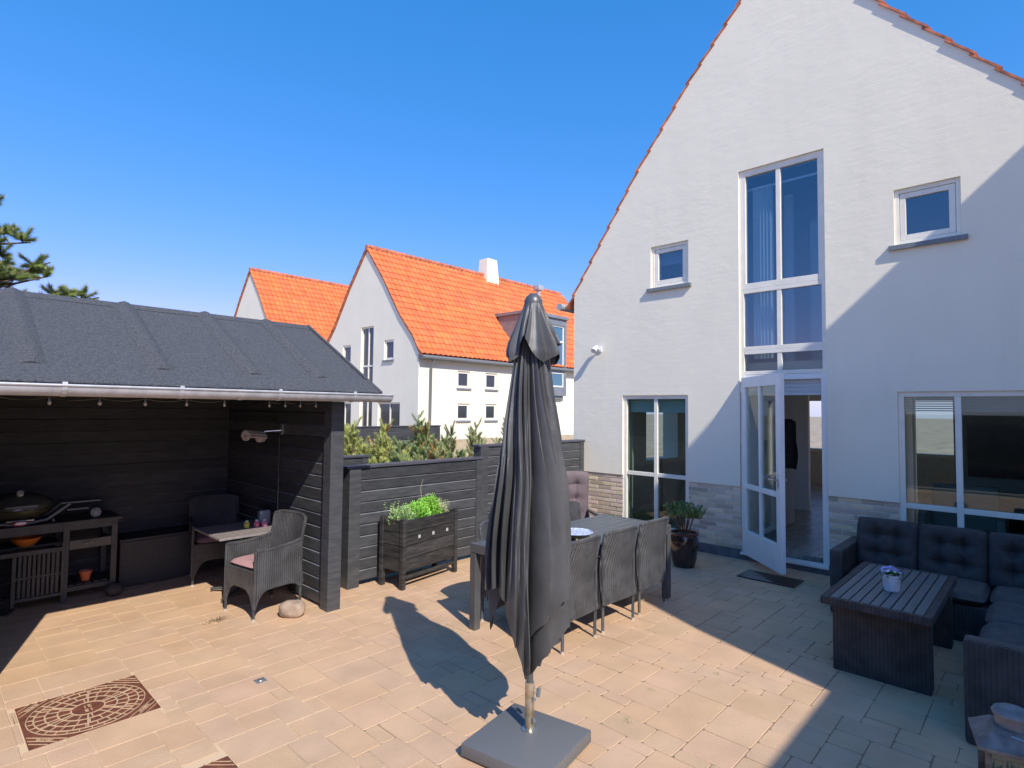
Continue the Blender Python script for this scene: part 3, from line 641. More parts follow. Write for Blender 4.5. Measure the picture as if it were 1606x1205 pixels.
a = MB(); vs = [(3.105, 4.69, rz(4.69) - .06), (3.135, 4.69, rz(4.69) - .06), (3.135, 6.2, 2.765), (3.105, 6.2, 2.765), (3.105, 4.69, rz(4.69) + .02), (3.135, 4.69, rz(4.69) + .02), (3.135, 6.2, 2.85), (3.105, 6.2, 2.85)]
a.add(vs, [(0, 3, 2, 1), (4, 5, 6, 7), (0, 1, 5, 4), (1, 2, 6, 5), (2, 3, 7, 6), (3, 0, 4, 7)]); a.build('bargeboard', ROOFFELT, rfo)
# half-round gutter
a = MB(True); K = 10; vs = []; pr = []
for k in range(K + 1): t = math.pi + math.pi * k / K; pr.append((4.655 + .066 * math.cos(t), 2.02 + .066 * math.sin(t)))
pr2 = [(4.655 + .061 * math.cos(math.pi + math.pi * k / K), 2.02 + .061 * math.sin(math.pi + math.pi * k / K)) for k in range(K + 1)]
a.prism(pr + pr2[::-1], 'x', SX0, 3.19); a.prism(pr, 'x', 3.19, 3.194)
a.tube([(SX0, 4.588, 2.024), (3.194, 4.588, 2.024)], .009, 8)
gu = a.build('gutter', ZINC, shed)
for x in (-2.4, -1.6, -.8, .05, .68, 1.36, 2.09, 2.78):
    a = MB(True); pts = [(x, 4.655 + .070 * math.cos(math.pi + math.pi * k / 8), 2.02 + .070 * math.sin(math.pi + math.pi * k / 8)) for k in range(-1, 10)]
    for p, q in zip(pts, pts[1:]): a.add([(x - .014, p[1], p[2]), (x + .014, p[1], p[2]), (x + .014, q[1], q[2]), (x - .014, q[1], q[2])], [(0, 1, 2, 3)])
    a.box((x - .014, 4.59, 2.03), (x + .014, 4.74, 2.034)); a.build('bracket', ZINC, gu)

# fences --------------------------------------------------------------------
def fence(loc, label, x0, x1, y, h, post0=True, post1=True, cap=.15, group='black board fences round the patio'):
    fnc = thing('board_fence', loc, label, 'fence', group)
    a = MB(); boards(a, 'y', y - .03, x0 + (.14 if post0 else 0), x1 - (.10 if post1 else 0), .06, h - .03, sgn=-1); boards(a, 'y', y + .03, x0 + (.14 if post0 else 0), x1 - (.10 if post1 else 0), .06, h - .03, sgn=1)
    a.box((x0 + .1, y - .028, .05), (x1 - .05, y + .028, h - .03)); a.build('boards', BLACKWOOD, fnc)
    a = MB(); a.box((x0 - .03, y - cap / 2, h - .028), (x1 + .02, y + cap / 2, h), .004, tone=(1.3, 1.3, 1.5)); a.build('top_rail', BLACKWOOD, fnc)
    if post0: a = MB(); a.box((x0, y - .07, 0), (x0 + .138, y + .07, h - .03), .005, tone=(1.25, 1.25, 1.25)); a.build('post', BLACKWOOD, fnc)
    if post1: a = MB(); a.box((x1 - .098, y - .062, 0), (x1, y + .062, h - .03), .005, tone=(1.15, 1.15, 1.15)); a.build('post', BLACKWOOD, fnc)
    return fnc
fence((4.2, 5.42, 0), 'black horizontal board fence standing directly behind the wooden herb planter', 3.21, 5.14, 5.44, 1.28)
fence((6.3, 5.5, 0), 'taller black board fence panel joining the corner of the white house', 5.16, 7.44, 5.5, 1.43)
fence((3.6, 6.6, 0), 'short low black fence panel seen between shelter post and green pines', 2.95, 4.19, 6.62, 1.28, post0=False)
sf = thing('board_fence', (-3.3, 1.2, 0), 'unseen tall black board fence added on the left to darken the window reflections', 'fence', 'black board fences round the patio')  # out of view, added to darken what the house windows reflect
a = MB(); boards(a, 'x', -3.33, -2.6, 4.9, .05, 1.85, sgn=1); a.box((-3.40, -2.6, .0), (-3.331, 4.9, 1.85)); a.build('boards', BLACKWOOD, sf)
a = MB(); a.box((-3.43, -2.6, 1.852), (-3.27, 4.9, 1.88), .004); a.build('top_rail', BLACKWOOD, sf)
fence((8, 13.0, 0), 'distant black garden fence in front of the neighbouring white house', 5.2, 10.65, 13.0, 1.42)

# ================================================================ FURNITURE
def cushion(w, h, t, tufts=(), n=22, seed=0, crown=.5):
    """pillow in the xy plane, thickness along z; tufts: pulled-in button points"""
    m = MB(True)
    def f_(side):
        def fn(s, q):
            # denser samples toward the rim
            x = (s - .5) * 2; y = (q - .5) * 2
            ex = (1 - abs(x) ** 6) ; ey = (1 - abs(y) ** 6); e = max(0, ex * ey) ** .45
            px, py = x * w / 2, y * h / 2
            z = t / 2 * e * (1 + .06 * noise.noise(Vector((px * 6, py * 6, seed))))
            for (tx, ty) in tufts:
                d2 = ((px - tx) ** 2 + (py - ty) ** 2); z -= t * .30 * math.exp(-d2 / .0035) * e
                z -= t * .12 * math.exp(-((px - tx) / .018) ** 2) * e * math.exp(-((py - ty) / .1) ** 2) + t * .12 * math.exp(-((py - ty) / .018) ** 2) * e * math.exp(-((px - tx) / .1) ** 2)
            rr = 1 - .03 * (abs(x) ** 4) * (abs(y) ** 4) * 2
            return Vector((px * rr, py * rr, side * z))
        return fn
    m.grid(f_(1), n, n); m.grid(f_(-1), n, n); return m
def R4(ax, an): return Matrix.Rotation(an, 4, ax)

# wicker armchair: local frame, seat faces +y, origin on the floor under the seat
def make_chair(label, cushm, group):
    t = local(thing('wicker_chair', (0, 0, 0), label, 'chair', group)); W_, D = .225, .235
    # backrest: tall tapering curved shell
    a = MB(True)
    def bk(off):
        def fn(s, q):
            x = (s - .5) * 2; z = .235 + q * (.60 + .022 * (1 - abs(x) ** 5)); wd = W_ + .01 + .012 * max(0, q - .3)
            y = -D - .015 + .05 * x * x * min(1, q * 2) - .10 * max(0, q - .28) ** 1.3 + off
            return Vector((x * wd, y, z))
        return fn
    a.grid(bk(.012), 14, 16); a.grid(bk(-.012), 14, 16)
    edge = []
    for i in range(17): edge.append(bk(0)(0, i / 16))
    for i in range(1, 15): edge.append(bk(0)(i / 14, 1))
    for i in range(15, -1, -1): edge.append(bk(0)(1, i / 16))
    a.tube(edge, .017, 8); a.build('backrest', WICKER, t)
    for sx in (-1, 1):
        a = MB(True)
        def sd(off):
            def fn(s, q):
                y = -D + s * (2 * D); zt = .615 + .03 * (1 - s) ** 2 - .012 * math.sin(s * 3.1); zb = .26 - .0 * s; ar = .16 * (abs(2 * s - 1) ** 5)
                zb -= ar * (1 if s > .5 else .4)
                return Vector((sx * (W_ + .012) + off, y, zb + (zt - zb) * q))
            return fn
        a.grid(sd(.010), 16, 10); a.grid(sd(-.010), 16, 10)
        a.tube([sd(0)(i / 16, 1) for i in range(17)], .0165, 8); a.tube([sd(0)(i / 16, 0) for i in range(17)], .011, 6)
        a.tube([sd(0)(1, i / 8) for i in range(9)], .015, 8); a.tube([sd(0)(0, i / 8) for i in range(9)], .012, 8); a.build('armrest', WICKER, t)
    a = MB(True)
    def ap(off):
        def fn(s, q):
            x = (s - .5) * 2; zb = .27 - .17 * abs(x) ** 4; return Vector((x * W_, D + .002 + off, zb + (.425 - zb) * q))
        return fn
    a.grid(ap(.01), 16, 6); a.grid(ap(-.01), 16, 6); a.tube([ap(0)(i / 16, 0) for i in range(17)], .010, 6); a.tube([ap(0)(i / 16, 1) for i in range(17)], .013, 6); a.build('front_apron', WICKER, t)
    a = MB(); a.box((-W_, -D, .385), (W_, D, .425), .01); a.build('seat', WICKD, t)
    c = cushion(.43, .44, .075, n=14); c.xf(Matrix.Translation((0, .01, .455))); c.build('cushion', cushm, t)
    for sx in (-1, 1):
        for sy in (-1, 1):
            a = MB(True); x, y = sx * (W_ + .004), sy * (D + .0)
            a.tube([(x, y, .012), (x, y, .32)], [.0125, .0145], 10); lg = a.build('leg', WICKER, t)
            a = MB(True); a.tube([(x, y, 0), (x, y, .022)], .0135, 10); a.build('foot', CHROME_TIP, lg)
    return t
GD = 'wicker armchairs round the slatted dining table'
c0 = make_chair('charcoal wicker chair at near side of dining table, first one right of the parasol', CUSH, GD)
c0.location = (3.79, 3.05, 0); c0.rotation_euler = (0, 0, R(2))
dup(c0, (4.38, 3.05, 0), R(-2), 'middle charcoal wicker chair at the near side of the dining table', GD)
dup(c0, (4.98, 3.06, 0), R(-1), 'charcoal wicker chair at the dining table nearest the potted shrub, its back half in shade', GD)
dup(c0, (3.84, 3.52, 0), R(181), 'wicker chair on the far side of the dining table, mostly hidden behind the parasol', GD)
dup(c0, (5.05, 3.70, 0), R(178), 'wicker chair on far side of the dining table in front of the mauve recliner cushion', GD)
GC = 'pink cushioned wicker armchairs in the shelter'
c1 = make_chair('wicker armchair with pink cushion in sunlight beside the boulder and shelter wall', PINK, GC)
c1.location = (2.36, 5.43, 0); c1.rotation_euler = (0, 0, R(99))
dup(c1, (2.40, 6.78, 0), R(166), 'wicker armchair with pink cushion in shade behind the small cafe table', GC)

# dining table
t = thing('dining_table', (4.4, 3.27, 0), 'long anthracite dining table with slatted top beside the folded parasol', 'table')
X0, X1, Y0, Y1 = 3.40, 5.42, 2.86, 3.70
a = MB(); n = 8; wd = (Y1 - Y0 - .02) / n
for k in range(n): a.box((X0 + .05, Y0 + .01 + k * wd + .004, .712), (X1 - .05, Y0 + .01 + (k + 1) * wd - .004, .735), .003)
a.build('tabletop', ANTHRA, t)
a = MB(); a.box((X0, Y0, .66), (X0 + .048, Y1, .736), .004); a.box((X1 - .048, Y0, .66), (X1, Y1, .736), .004)
a.box((X0 + .05, Y0 + .004, .655), (X1 - .05, Y0 + .034, .709), .003); a.box((X0 + .05, Y1 - .034, .655), (X1 - .05, Y1 - .004, .709), .003); a.build('frame', ALU, t)
for x in (X0 + .035, X1 - .035):
    for y in (Y0 + .035, Y1 - .035): a = MB(); a.box((x - .034, y - .034, 0), (x + .034, y + .034, .655), .004); a.build('leg', ALU, t)
# salad bowl
b = thing('salad_bowl', (4.17, 3.13, .736), 'blue rimmed ceramic bowl of food on the dining table by the parasol', 'bowl')
a = MB(True); pr = [(.05, 0), (.06, .004), (.10, .03), (.14, .065), (.148, .07), (.14, .068), (.10, .036), (.05, .012), (.001, .01)]; a.lathe(pr, (4.17, 3.13, .736), 32)
a.build('bowl_body', mat('blue_white_ceramic', (.10, .05, .05), .25, spec=.7), b)
a = MB(True); a.lathe([(.148, .066), (.152, .070), (.146, .074), (.118, .052), (.121, .049)], (4.17, 3.13, .737), 32); a.build('rim', mat('blue_glaze', (.12, .22, .5), .2, var=.5, vscale=60, col2=(.75, .78, .85)), b)
a = MB(True)
for k in range(46): x, y = rnd(-.085, .085), rnd(-.085, .085); s = rnd(.008, .018); a.lathe([(0, 0), (s, s * .4), (s * .6, s), (0, s * 1.1)], (4.17 + x, 3.13 + y, .765 + .02 * (1 - (x * x + y * y) / .008)), 6, rnd(.5, 1.4), rnd(.5, 1.4), (rnd(.6, 1.2), rnd(.5, 1.1), rnd(.3, .9)))
a.build('food', leafm('salad', (.6, .5, .28)), b)

# recliner with tufted mauve cushion
t = thing('recliner_chair', (5.6, 4.55, 0), 'reclining garden chair with tall tufted mauve cushion behind the dining table', 'chair')
tf = [(x, y) for x in (-.09, .09) for y in (-.42, -.24, -.06, .12, .30)]
c = cushion(.54, .94, .10, tf, n=34); c.xf(T(5.84, 4.52, .66, R(-34)) @ R4('X', R(98)) ); c.build('back_cushion', MAUVE, t)
c = cushion(.50, .5, .09, [(-.1, 0), (.1, 0)], n=20); c.xf(T(5.70, 4.25, .42, R(-34))); c.build('seat_cushion', MAUVE, t)
FMt = T(5.78, 4.45, 0, R(-34)); a = MB(True)
for s in (-1, 1):
    a.tube([(s * .28, -.42, .40), (s * .28, .05, .42), (s * .28, .22, 1.08)], .014, 8); a.tube([(s * .285, -.35, 0), (s * .285, .12, .60)], .013, 8); a.tube([(s * .285, .25, 0), (s * .285, -.28, .60)], .013, 8)
a.tube([(-.28, .22, 1.08), (.28, .22, 1.08)], .014, 8); a.tube([(-.285, -.35, .02), (.285, -.35, .02)], .012, 8); a.tube([(-.285, .25, .02), (.285, .25, .02)], .012, 8); a.xf(FMt); a.build('frame', ALU, t)
for s in (-1, 1): a = MB(True); a.box((s * .285 - .03, -.33, .60), (s * .285 + .03, .16, .63), .012); a.xf(FMt); a.build('armrest', BLACKP, t)

# ---------------------------------------------------------------- parasol
PX, PY = 2.50, 2.20
t = thing('closed_parasol', (PX, PY, .08), 'tall folded black parasol standing in a square granite base on the pavers', 'parasol')
a = MB(True); a.tube([(PX, PY, .30), (PX, PY, 2.5)], .0195, 14); a.build('pole', ALU, t)
def shell(fn, nu, nv, name, thick=0): a = MB(True); a.grid(fn, nu, nv); return a.build(name, FABRIC, t, fix=False)
ribs = 8; TH0 = R(20)
hem = [.92, .80, .90, .78, .43, .72, .49, .84]
hem_outer = [1.02, .94, 1.02, .92, .60, .90, .98, 1.02]
low_outer = [-.12, -.2, -.06, -.13, .12, .16, .04, -.12]
PR = [(0, .05), (.28, .10), (.46, .128), (.61, .155), (.77, .18), (.93, .205), (1.17, .232), (1.37, .245), (1.9, .262), (2.2, .26)]
def envf(d):
    for (a0, r0), (a1, r1) in zip(PR, PR[1:]):
        if d <= a1: return r0 + (r1 - r0) * max(0, (d - a0) / (a1 - a0))
    return PR[-1][1]
def canopy(s, q, hem_=None, low_=None, scl=1.0, ph=0.0):
    hem_ = hem_ or hem
    k = s * ribs; i = int(k) % ribs; f_ = k - int(k)
    if s >= 1: i, f_ = ribs - 1, 1.0
    h0, h1 = hem_[i], hem_[(i + 1) % ribs]
    low = low_[i] if low_ else [-.1, -.22, .10, -.10, .14, .12, .16, -.12][i]
    zh = h0 + (h1 - h0) * f_ + low * (1 - abs(2 * f_ - 1)) ** 1.2 + .012 * math.sin(f_ * 17 + i)
    z = 2.44 + (zh - 2.44) * q; d = 2.44 - z
    env = envf(d) * scl; rib = .04 + .02 * min(1, d / 1.6)
    pk = [.5, .38, .6, .45, .62, .4, .55, .5][i]                       # crest is off-centre: each petal leans over its neighbour
    g_ = f_ / pk if f_ < pk else (1 - f_) / (1 - pk)
    petal = math.sin(math.pi / 2 * min(1, g_)) ** .7
    amp = [1.06, .96, 1.08, .99, 1.06, .94, 1.08, 1.0][i]
    dd = min(1, d / .9)
    fold = (.040 * (abs(math.sin(f_ * math.pi * 3.5 + i * 2.1 + .9 * math.sin(d * 1.7 + i))) - .6) + .012 * math.sin(f_ * 23 + i * 1.3 + d * 1.1)) * dd
    fold += .045 * noise.noise(Vector((f_ * 5 + i * 7, z * 1.6, 2))) * min(1, d)
    rad = rib + (env * amp - rib) * petal + fold * petal
    sw = (rad - rib) * 2.7 * (.4 + .6 * dd) + .22 * noise.noise(Vector((i * 3.1, z * .9, 5))) * dd
    th = TH0 + 2 * math.pi * (i + f_) / ribs + sw + ph
    if q > .82: rad += .012 * (q - .82) / .18 * math.sin(f_ * 9 + i * 2)
    return Vector((PX + rad * math.cos(th), PY + rad * math.sin(th), z))
shell(lambda s, q: canopy(s, q, hem_outer, low_outer), 8 * 26, 110, 'canopy')
shell(lambda s, q: canopy(s, q, None, None, .93, .22), 8 * 26, 110, 'canopy_fold')
# double-layered vent: square cap whose four corners flare and whose sides gape
def vent(s, q):
    n4 = 4; k = s * n4; i = int(k) % n4; f_ = k - int(k)
    if s >= 1: i, f_ = n4 - 1, 1.0
    c = math.sin(math.pi * f_)                                         # 0 at the corner, 1 mid-side
    zh = 2.165 + .13 * c ** 1.5 + [.0, .03, -.01, .02][i] * c
    z = 2.53 + (zh - 2.53) * q; d = 2.53 - z
    env = .05 + .092 * min(1, d / .30) ** 1.0
    if d > .24: env -= .10 * (d - .24) * (1 - c)
    fold = .018 * math.sin(f_ * math.pi * 6 + i * 1.7) * min(1, d / .25) + .010 * math.sin(f_ * 31 + i) * min(1, d / .3)
    rad = env * (1 + .16 * c * min(1, d / .2)) + fold
    th = R(62) + 2 * math.pi * (i + f_) / n4 + .25 * math.sin(2 * math.pi * f_) * min(1, d / .3) + .3 * d
    return Vector((PX + rad * math.cos(th), PY + rad * math.sin(th), z))
shell(vent, 4 * 34, 30, 'vent_cap')
a = MB(True); a.lathe([(.001, .05), (.02, .048), (.042, .03), (.054, .006), (.054, -.014), (.045, -.02)], (PX, PY, 2.535), 20); a.build('finial', ALU, t)
for k in range(ribs):
    th = TH0 + 2 * math.pi * k / ribs; dx, dy = math.cos(th), math.sin(th); e = hem[k]
    a = MB(True); a.tube([(PX + dx * .035, PY + dy * .035, 2.4), (PX + dx * .052, PY + dy * .052, e + .01)], .0075, 6); rb = a.build('rib', ALU, t)
    if k % 2 == 0:
        a = MB(True); a.tube([(PX + dx * .054, PY + dy * .054, e + .10), (PX + dx * .062, PY + dy * .062, e + .04), (PX + dx * .056, PY + dy * .056, e - .045)], [.012, .026, .009], 10); a.build('pocket', FABRIC, rb)
a = MB(True); a.tube([(PX, PY, .78), (PX, PY, .90)], .034, 12); a.box((PX + .025, PY - .035, .80), (PX + .06, PY - .005, .87), .006); a.build('runner', GREYP, t)
a = MB(True); a.tube([(PX, PY, .08), (PX, PY, .345)], .0265, 18); sl_o = a.build('sleeve', BRASS, t)
side = Vector((.69, -.72, 0))
for z in (.265, .15):
    a = MB(True); p = Vector((PX, PY, z)) + Vector((-.45, -.89, 0)) * .025 + side * .01; q = p + Vector((-.3, -.6, 0)).normalized() * .022
    a.tube([p, q], .009, 8); a.build('screw', GREYP, sl_o)
a = MB(True); p = Vector((PX, PY, .285)); a.tube([p + side * .02, p + side * .05], .005, 8); a.tube([p + side * .048 + Vector((0, 0, -.022)), p + side * .052 + Vector((0, 0, .024))], .012, 8); a.tube([p + side * .012 + Vector((0, 0, .05)), p + side * .045 + Vector((0, 0, .01))], .002, 5); a.build('clamp_knob', GREYP, sl_o)
bs = thing('parasol_base', (2.44, 2.16, 0), 'square dark granite slab holding up the folded parasol', 'parasol base')
a = MB(True); a.box((-.265, -.265, .012), (.265, .265, .082), .012); a.xf(T(2.44, 2.16, 0, R(9.5))); a.build('slab', GRANITE, bs)
a = MB()
for sx in (-1, 1):
    for sy in (-1, 1): a.box((sx * .2 - .03, sy * .2 - .03, 0), (sx * .2 + .03, sy * .2 + .03, .0125))
a.xf(T(2.44, 2.16, 0, R(9.5))); a.build('pads', BLACKP, bs)
a = MB(True); a.lathe([(.045, 0), (.045, .006), (.03, .008), (.001, .008)], (PX, PY, .082), 20); a.build('collar', STEEL, bs)

# ---------------------------------------------------------------- lounge corner
t = thing('coffee_table', (5.4, .93, 0), 'low black wicker lounge table with slatted grey top beside the corner sofa', 'table')
X0, X1, Y0, Y1, ZT = 4.70, 6.08, .60, 1.275, .545
a = MB(); a.box((X0, Y0, ZT - .055), (X1, Y0 + .05, ZT), .005); a.box((X0, Y1 - .05, ZT - .055), (X1, Y1, ZT), .005); a.box((X0, Y0 + .051, ZT - .055), (X0 + .05, Y1 - .051, ZT), .005); a.box((X1 - .05, Y0 + .051, ZT - .055), (X1, Y1 - .051, ZT), .005); a.build('frame', WICKD, t)
a = MB(); n = 9; wd = (Y1 - Y0 - .10) / n
for k in range(n): a.box((X0 + .05, Y0 + .05 + k * wd + .0045, ZT - .02), (X1 - .05, Y0 + .05 + (k + 1) * wd - .0045, ZT - .001), .003)
a.build('tabletop', mat('grey_blue_slat', (.15, .14, .13), .36, var=.12, vscale=8, stretch=(.4, 6, 6)), t)
a = MB(); a.box((X0 + .06, Y0 + .06, ZT - .035), (X1 - .06, Y1 - .06, ZT - .025)); a.build('under_board', BLACKP, t)
for x in (4.80, 5.86): a = MB(); a.box((x, Y0 + .025, .0), (x + .12, Y1 - .055, ZT - .056), .006); a.build('side_panel', WICKD, t)
# sofa: wall section + chaise toward the camera
t = thing('corner_sofa', (6.5, .4, 0), 'black wicker corner sofa with tufted charcoal cushions under the right hand window', 'sofa')
a = MB(); a.box((6.12, -.42, .0), (6.98, 1.46, .30), .01); a.box((6.86, -.42, .30), (6.98, 1.46, .66), .02); a.build('back_section', WICKD, t)
a = MB(); a.box((4.40, -.42, .0), (6.118, .38, .30), .01); a.box((4.40, -.52, .0), (6.98, -.422, .66), .02); a.build('side_section', WICKD, t)
a = MB(); a.box((6.10, 1.462, .0), (6.98, 1.575, .60), .03); a.build('armrest', WICKD, t)
a = MB(); a.box((4.27, -.52, .0), (4.397, .405, .595), .025); a.build('armrest', WICKD, t)
for (cx, cy, w_, d_) in ((6.47, 1.20, .72, .50), (6.47, .68, .72, .52), (5.85, .02, .62, .76), (5.24, .02, .60, .76), (4.68, .02, .52, .76), (6.48, .08, .64, .66)):
    c = cushion(w_, d_, .12, n=18, seed=cx, crown=1); c.xf(Matrix.Translation((cx, cy, .355))); c.build('seat_cushion', CUSHW, t)
tf = [(x, y) for x in (-.085, .085) for y in (-.09, .09)]
for cy in (1.215, .70, .18):
    c = cushion(.53, .50, .17, tf, n=30, seed=cy); c.xf(Matrix.Translation((6.735, cy, .60)) @ R4('Z', R(-90)) @ R4('X', R(76))); c.build('back_cushion', CUSH, t)
for cx in (6.1, 5.5, 4.9):
    c = cushion(.58, .48, .16, tf, n=30, seed=cx); c.xf(Matrix.Translation((cx, -.32, .62)) @ R4('Z', R(180)) @ R4('X', R(76))); c.build('back_cushion', CUSH, t)
# flower pot
t = thing('flower_pot', (5.22, .915, .545), 'white pot of small violet flowers on the lounge table', 'flower pot')
a = MB(True); a.lathe([(.046, 0), (.05, .003), (.060, .09), (.064, .11), (.067, .112), (.067, .125), (.060, .125), (.058, .10), (.001, .10)], (5.22, .915, .546), 24); a.build('pot', mat('white_zinc_pot', (.66, .66, .66), .45, var=.12, vscale=30), t)
a = MB(); b_ = MB(); c_ = MB()
for k in range(90):
    th, rr = rnd(0, 6.28), rnd(0, .075); p = Vector((5.22 + rr * math.cos(th), .915 + rr * math.sin(th), .66 + rnd(0, .045) - rr * .2))
    d = Vector((rnd(-1, 1), rnd(-1, 1), rnd(.2, 1))).normalized(); e = d.orthogonal().normalized(); g_ = d.cross(e)
    a.add([p, p + e * .012 + d * .006, p + d * .026, p - e * .012 + d * .006], [(0, 1, 2, 3)], gray(.6, 1.4))
for k in range(46):
    th, rr = rnd(0, 6.28), rnd(0, .075); p = Vector((5.22 + rr * math.cos(th), .915 + rr * math.sin(th), .70 + rnd(0, .03) - rr * .3)); d = Vector((rnd(-.7, .7), rnd(-.7, .7), 1)).normalized(); e = d.orthogonal().normalized(); g_ = d.cross(e)
    mb = b_ if k % 2 else c_; s = rnd(.012, .017)
    for q in range(5):
        A = q * 1.2566; o1 = e * math.cos(A) + g_ * math.sin(A); o2 = e * math.cos(A + .6) + g_ * math.sin(A + .6); o0 = e * math.cos(A - .6) + g_ * math.sin(A - .6)
        mb.add([p, p + o0 * s * .8 + d * .003, p + o1 * s * 1.25 + d * .002, p + o2 * s * .8 + d * .003], [(0, 1, 2, 3)], gray(.8, 1.2))
a.build('leaves', leafm('leaf_green', (.09, .17, .04)), t); b_.build('violet_flowers', leafm('violet_petal', (.42, .34, .68)), t); c_.build('white_flowers', leafm('white_petal', (.85, .82, .88)), t)

# lantern, lower right
t = thing('lantern', (3.40, .19, 0), 'weathered square garden lantern with metal hood in the lower right corner', 'lantern')
a = MB()
LX, LY, LZ = 3.42, .155, .46; LM = T(LX, LY, 0, R(12))
for sx in (-1, 1):
    for sy in (-1, 1): a.box((sx * .10 - .011, sy * .10 - .011, .03), (sx * .10 + .011, sy * .10 + .011, LZ), .002)
for z in (.03, LZ - .03, .16):
    for sx in (-1, 1): a.box((sx * .10 - .008, -.09, z), (sx * .10 + .008, .09, z + .02)); a.box((-.09, sx * .10 - .008, z), (.09, sx * .10 + .008, z + .02))
a.box((-.12, -.12, 0), (.12, .12, .03), .004); a.xf(LM); a.build('frame', mat('weathered_wood', (.16, .13, .1), .8, var=.4, vscale=30), t)
a = MB(); a.add([(-.135, -.135, LZ), (.135, -.135, LZ), (.135, .135, LZ), (-.135, .135, LZ), (-.07, -.07, LZ + .06), (.07, -.07, LZ + .06), (.07, .07, LZ + .06), (-.07, .07, LZ + .06)], [(0, 3, 2, 1), (4, 5, 6, 7), (0, 1, 5, 4), (1, 2, 6, 5), (2, 3, 7, 6), (3, 0, 4, 7)])
a.box((-.14, -.14, LZ - .018), (.14, .14, LZ), .003); a.xf(LM); a.build('hood', mat('old_zinc', (.17, .16, .145), .6, .2, var=.3, vscale=20), t)
a = MB(True); a.lathe([(.062, -.02), (.062, .045), (.07, .048), (.074, .06), (.066, .074), (.05, .082), (.02, .086), (.001, .087)], (LX, LY, LZ + .055), 20); a.build('chimney_cap', mat('zinc_cap', (.20, .195, .185), .6, .15, var=.2, vscale=20), t)
a = MB(True); a.tube([(LX + .10 * math.cos(q / 10 * math.pi) - .05 * math.sin(q / 10 * math.pi), LY - .13 * math.sin(q / 10 * math.pi), LZ + .055) for q in range(11)], .003, 6); a.build('handle', STEEL, t)
for sx in (-1, 1): a = MB(); a.box((-.088, sx * .094 - .0015, .185), (.088, sx * .094 + .0015, LZ - .032)); a.xf(LM); a.build('pane', GLASS, t)
for sx in (-1, 1): a = MB(); a.box((sx * .094 - .0015, -.088, .185), (sx * .094 + .0015, .088, LZ - .032)); a.xf(LM); a.build('pane', GLASS, t)

# door mat
t = thing('doormat', (6.82, 2.36, .0), 'flat dark doormat on the pavers in front of the open door', 'doormat')
a = MB(); a.box((6.64, 2.06, .0015), (7.0, 2.68, .014), .004); a.build('backing', BLACKP, t)
a = MB()
for k in range(1600):
    x, y = rnd(6.65, 6.99), rnd(2.07, 2.67); a.add([(x, y, .013), (x + .007, y + .003, .013), (x + rnd(-.003, .006), y, .019)], [(0, 1, 2)], gray(.5, 1.6))
tag(a.build('bristles', leafm('mat_bristle', (.03, .024, .022), .9), t), kind='stuff')

# ---------------------------------------------------------------- shelter contents
t = thing('kitchen_cart', (.9, 7.1, 0), 'dark grey wooden outdoor kitchen counter with drawer and slatted shelf under the grill', 'outdoor counter')
a = MB(); a.box((-.6, 6.88, .745), (1.53, 7.40, .775), .004); a.build('worktop', GREYWOOD, t)
a = MB()
for x in (1.45, 1.06, .0): a.box((x, 6.90, 0.0), (x + .05, 6.95, .744), .003); a.box((x, 7.33, 0.0), (x + .05, 7.38, .744), .003)
a.box((-.6, 6.905, .685), (1.45, 6.93, .743)); a.box((.05, 6.91, .10), (1.45, 6.935, .14)); a.box((1.456, 6.95, .10), (1.49, 7.33, .14)); a.box((1.456, 6.95, .65), (1.49, 7.33, .70)); a.build('frame', GREYWOOD, t)
a = MB(); a.box((1.112, 6.90, .50), (1.448, 6.92, .585), .003); a.box((1.115, 6.92, .50), (1.445, 7.3, .515)); a.box((1.115, 6.92, .515), (1.125, 7.3, .58)); a.box((1.435, 6.92, .515), (1.445, 7.3, .58)); dw = a.build('drawer', mat('taupe_board', (.11, .10, .085), .6, var=.15, vscale=12), t)
a = MB(True); a.tube([(1.23, 6.885, .55), (1.30, 6.885, .556)], .006, 6); a.build('handle', STEEL, dw)
a = MB()
for k in range(5): a.box((1.12 + k * .066, 6.93, .142), (1.17 + k * .066, 7.33, .155), .003)
a.build('shelf', GREYWOOD, t)
# slatted fold-down side table leaning in front
t = thing('slatted_trolley', (.8, 6.84, 0), 'grey slatted wooden trolley side in front of the counter, left of the drawer', 'trolley')
a = MB()
for k in range(9): a.box((.735 + k * .034, 6.845, .13), (.758 + k * .034, 6.86, .52), .002)
a.build('slats', GREYWOOD, t)
a = MB(); a.box((.69, 6.83, .06), (.72, 6.87, .56), .003); a.box((1.045, 6.83, .10), (1.065, 6.87, .60), .003); a.box((.72, 6.832, .10), (1.045, 6.868, .13), .003); a.box((.40, 6.80, .52), (1.045, 6.87, .56), .003); a.box((.72, 6.84, .30), (1.045, 6.844, .32), .001); a.build('frame', GREYWOOD, t)
for q in (.45, .66): a = MB(True); a.tube([(q, 6.86, .07), (q, 6.90, .07)], .07, 16); a.build('wheel', BLACKP, t)
o = MB(True); o.lathe([(.06, 0), (.10, .05), (.115, .075), (.11, .078), (.09, .05), (.001, .02)], (.80, 7.0, .575), 24); ob = thing('orange_bowl', (.8, 7.0, .575), 'orange bowl on the shelf below the grill', 'bowl'); o.build('bowl_body', ORANGE, ob)
a = MB(); a.box((.1, 6.96, .56), (1.05, 7.3, .575)); a.build('shelf', GREYWOOD, [q for q in bpy.data.objects if q.name == 'kitchen_cart'][0])
o = thing('terracotta_pot', (1.27, 7.02, .157), 'small orange terracotta pot on the lower slatted shelf of the counter', 'plant pot')
a = MB(True); a.lathe([(.034, 0), (.048, .072), (.054, .074), (.055, .095), (.049, .096), (.04, .06), (.001, .058)], (1.27, 7.02, .157), 20); a.build('pot', TERRA, o)
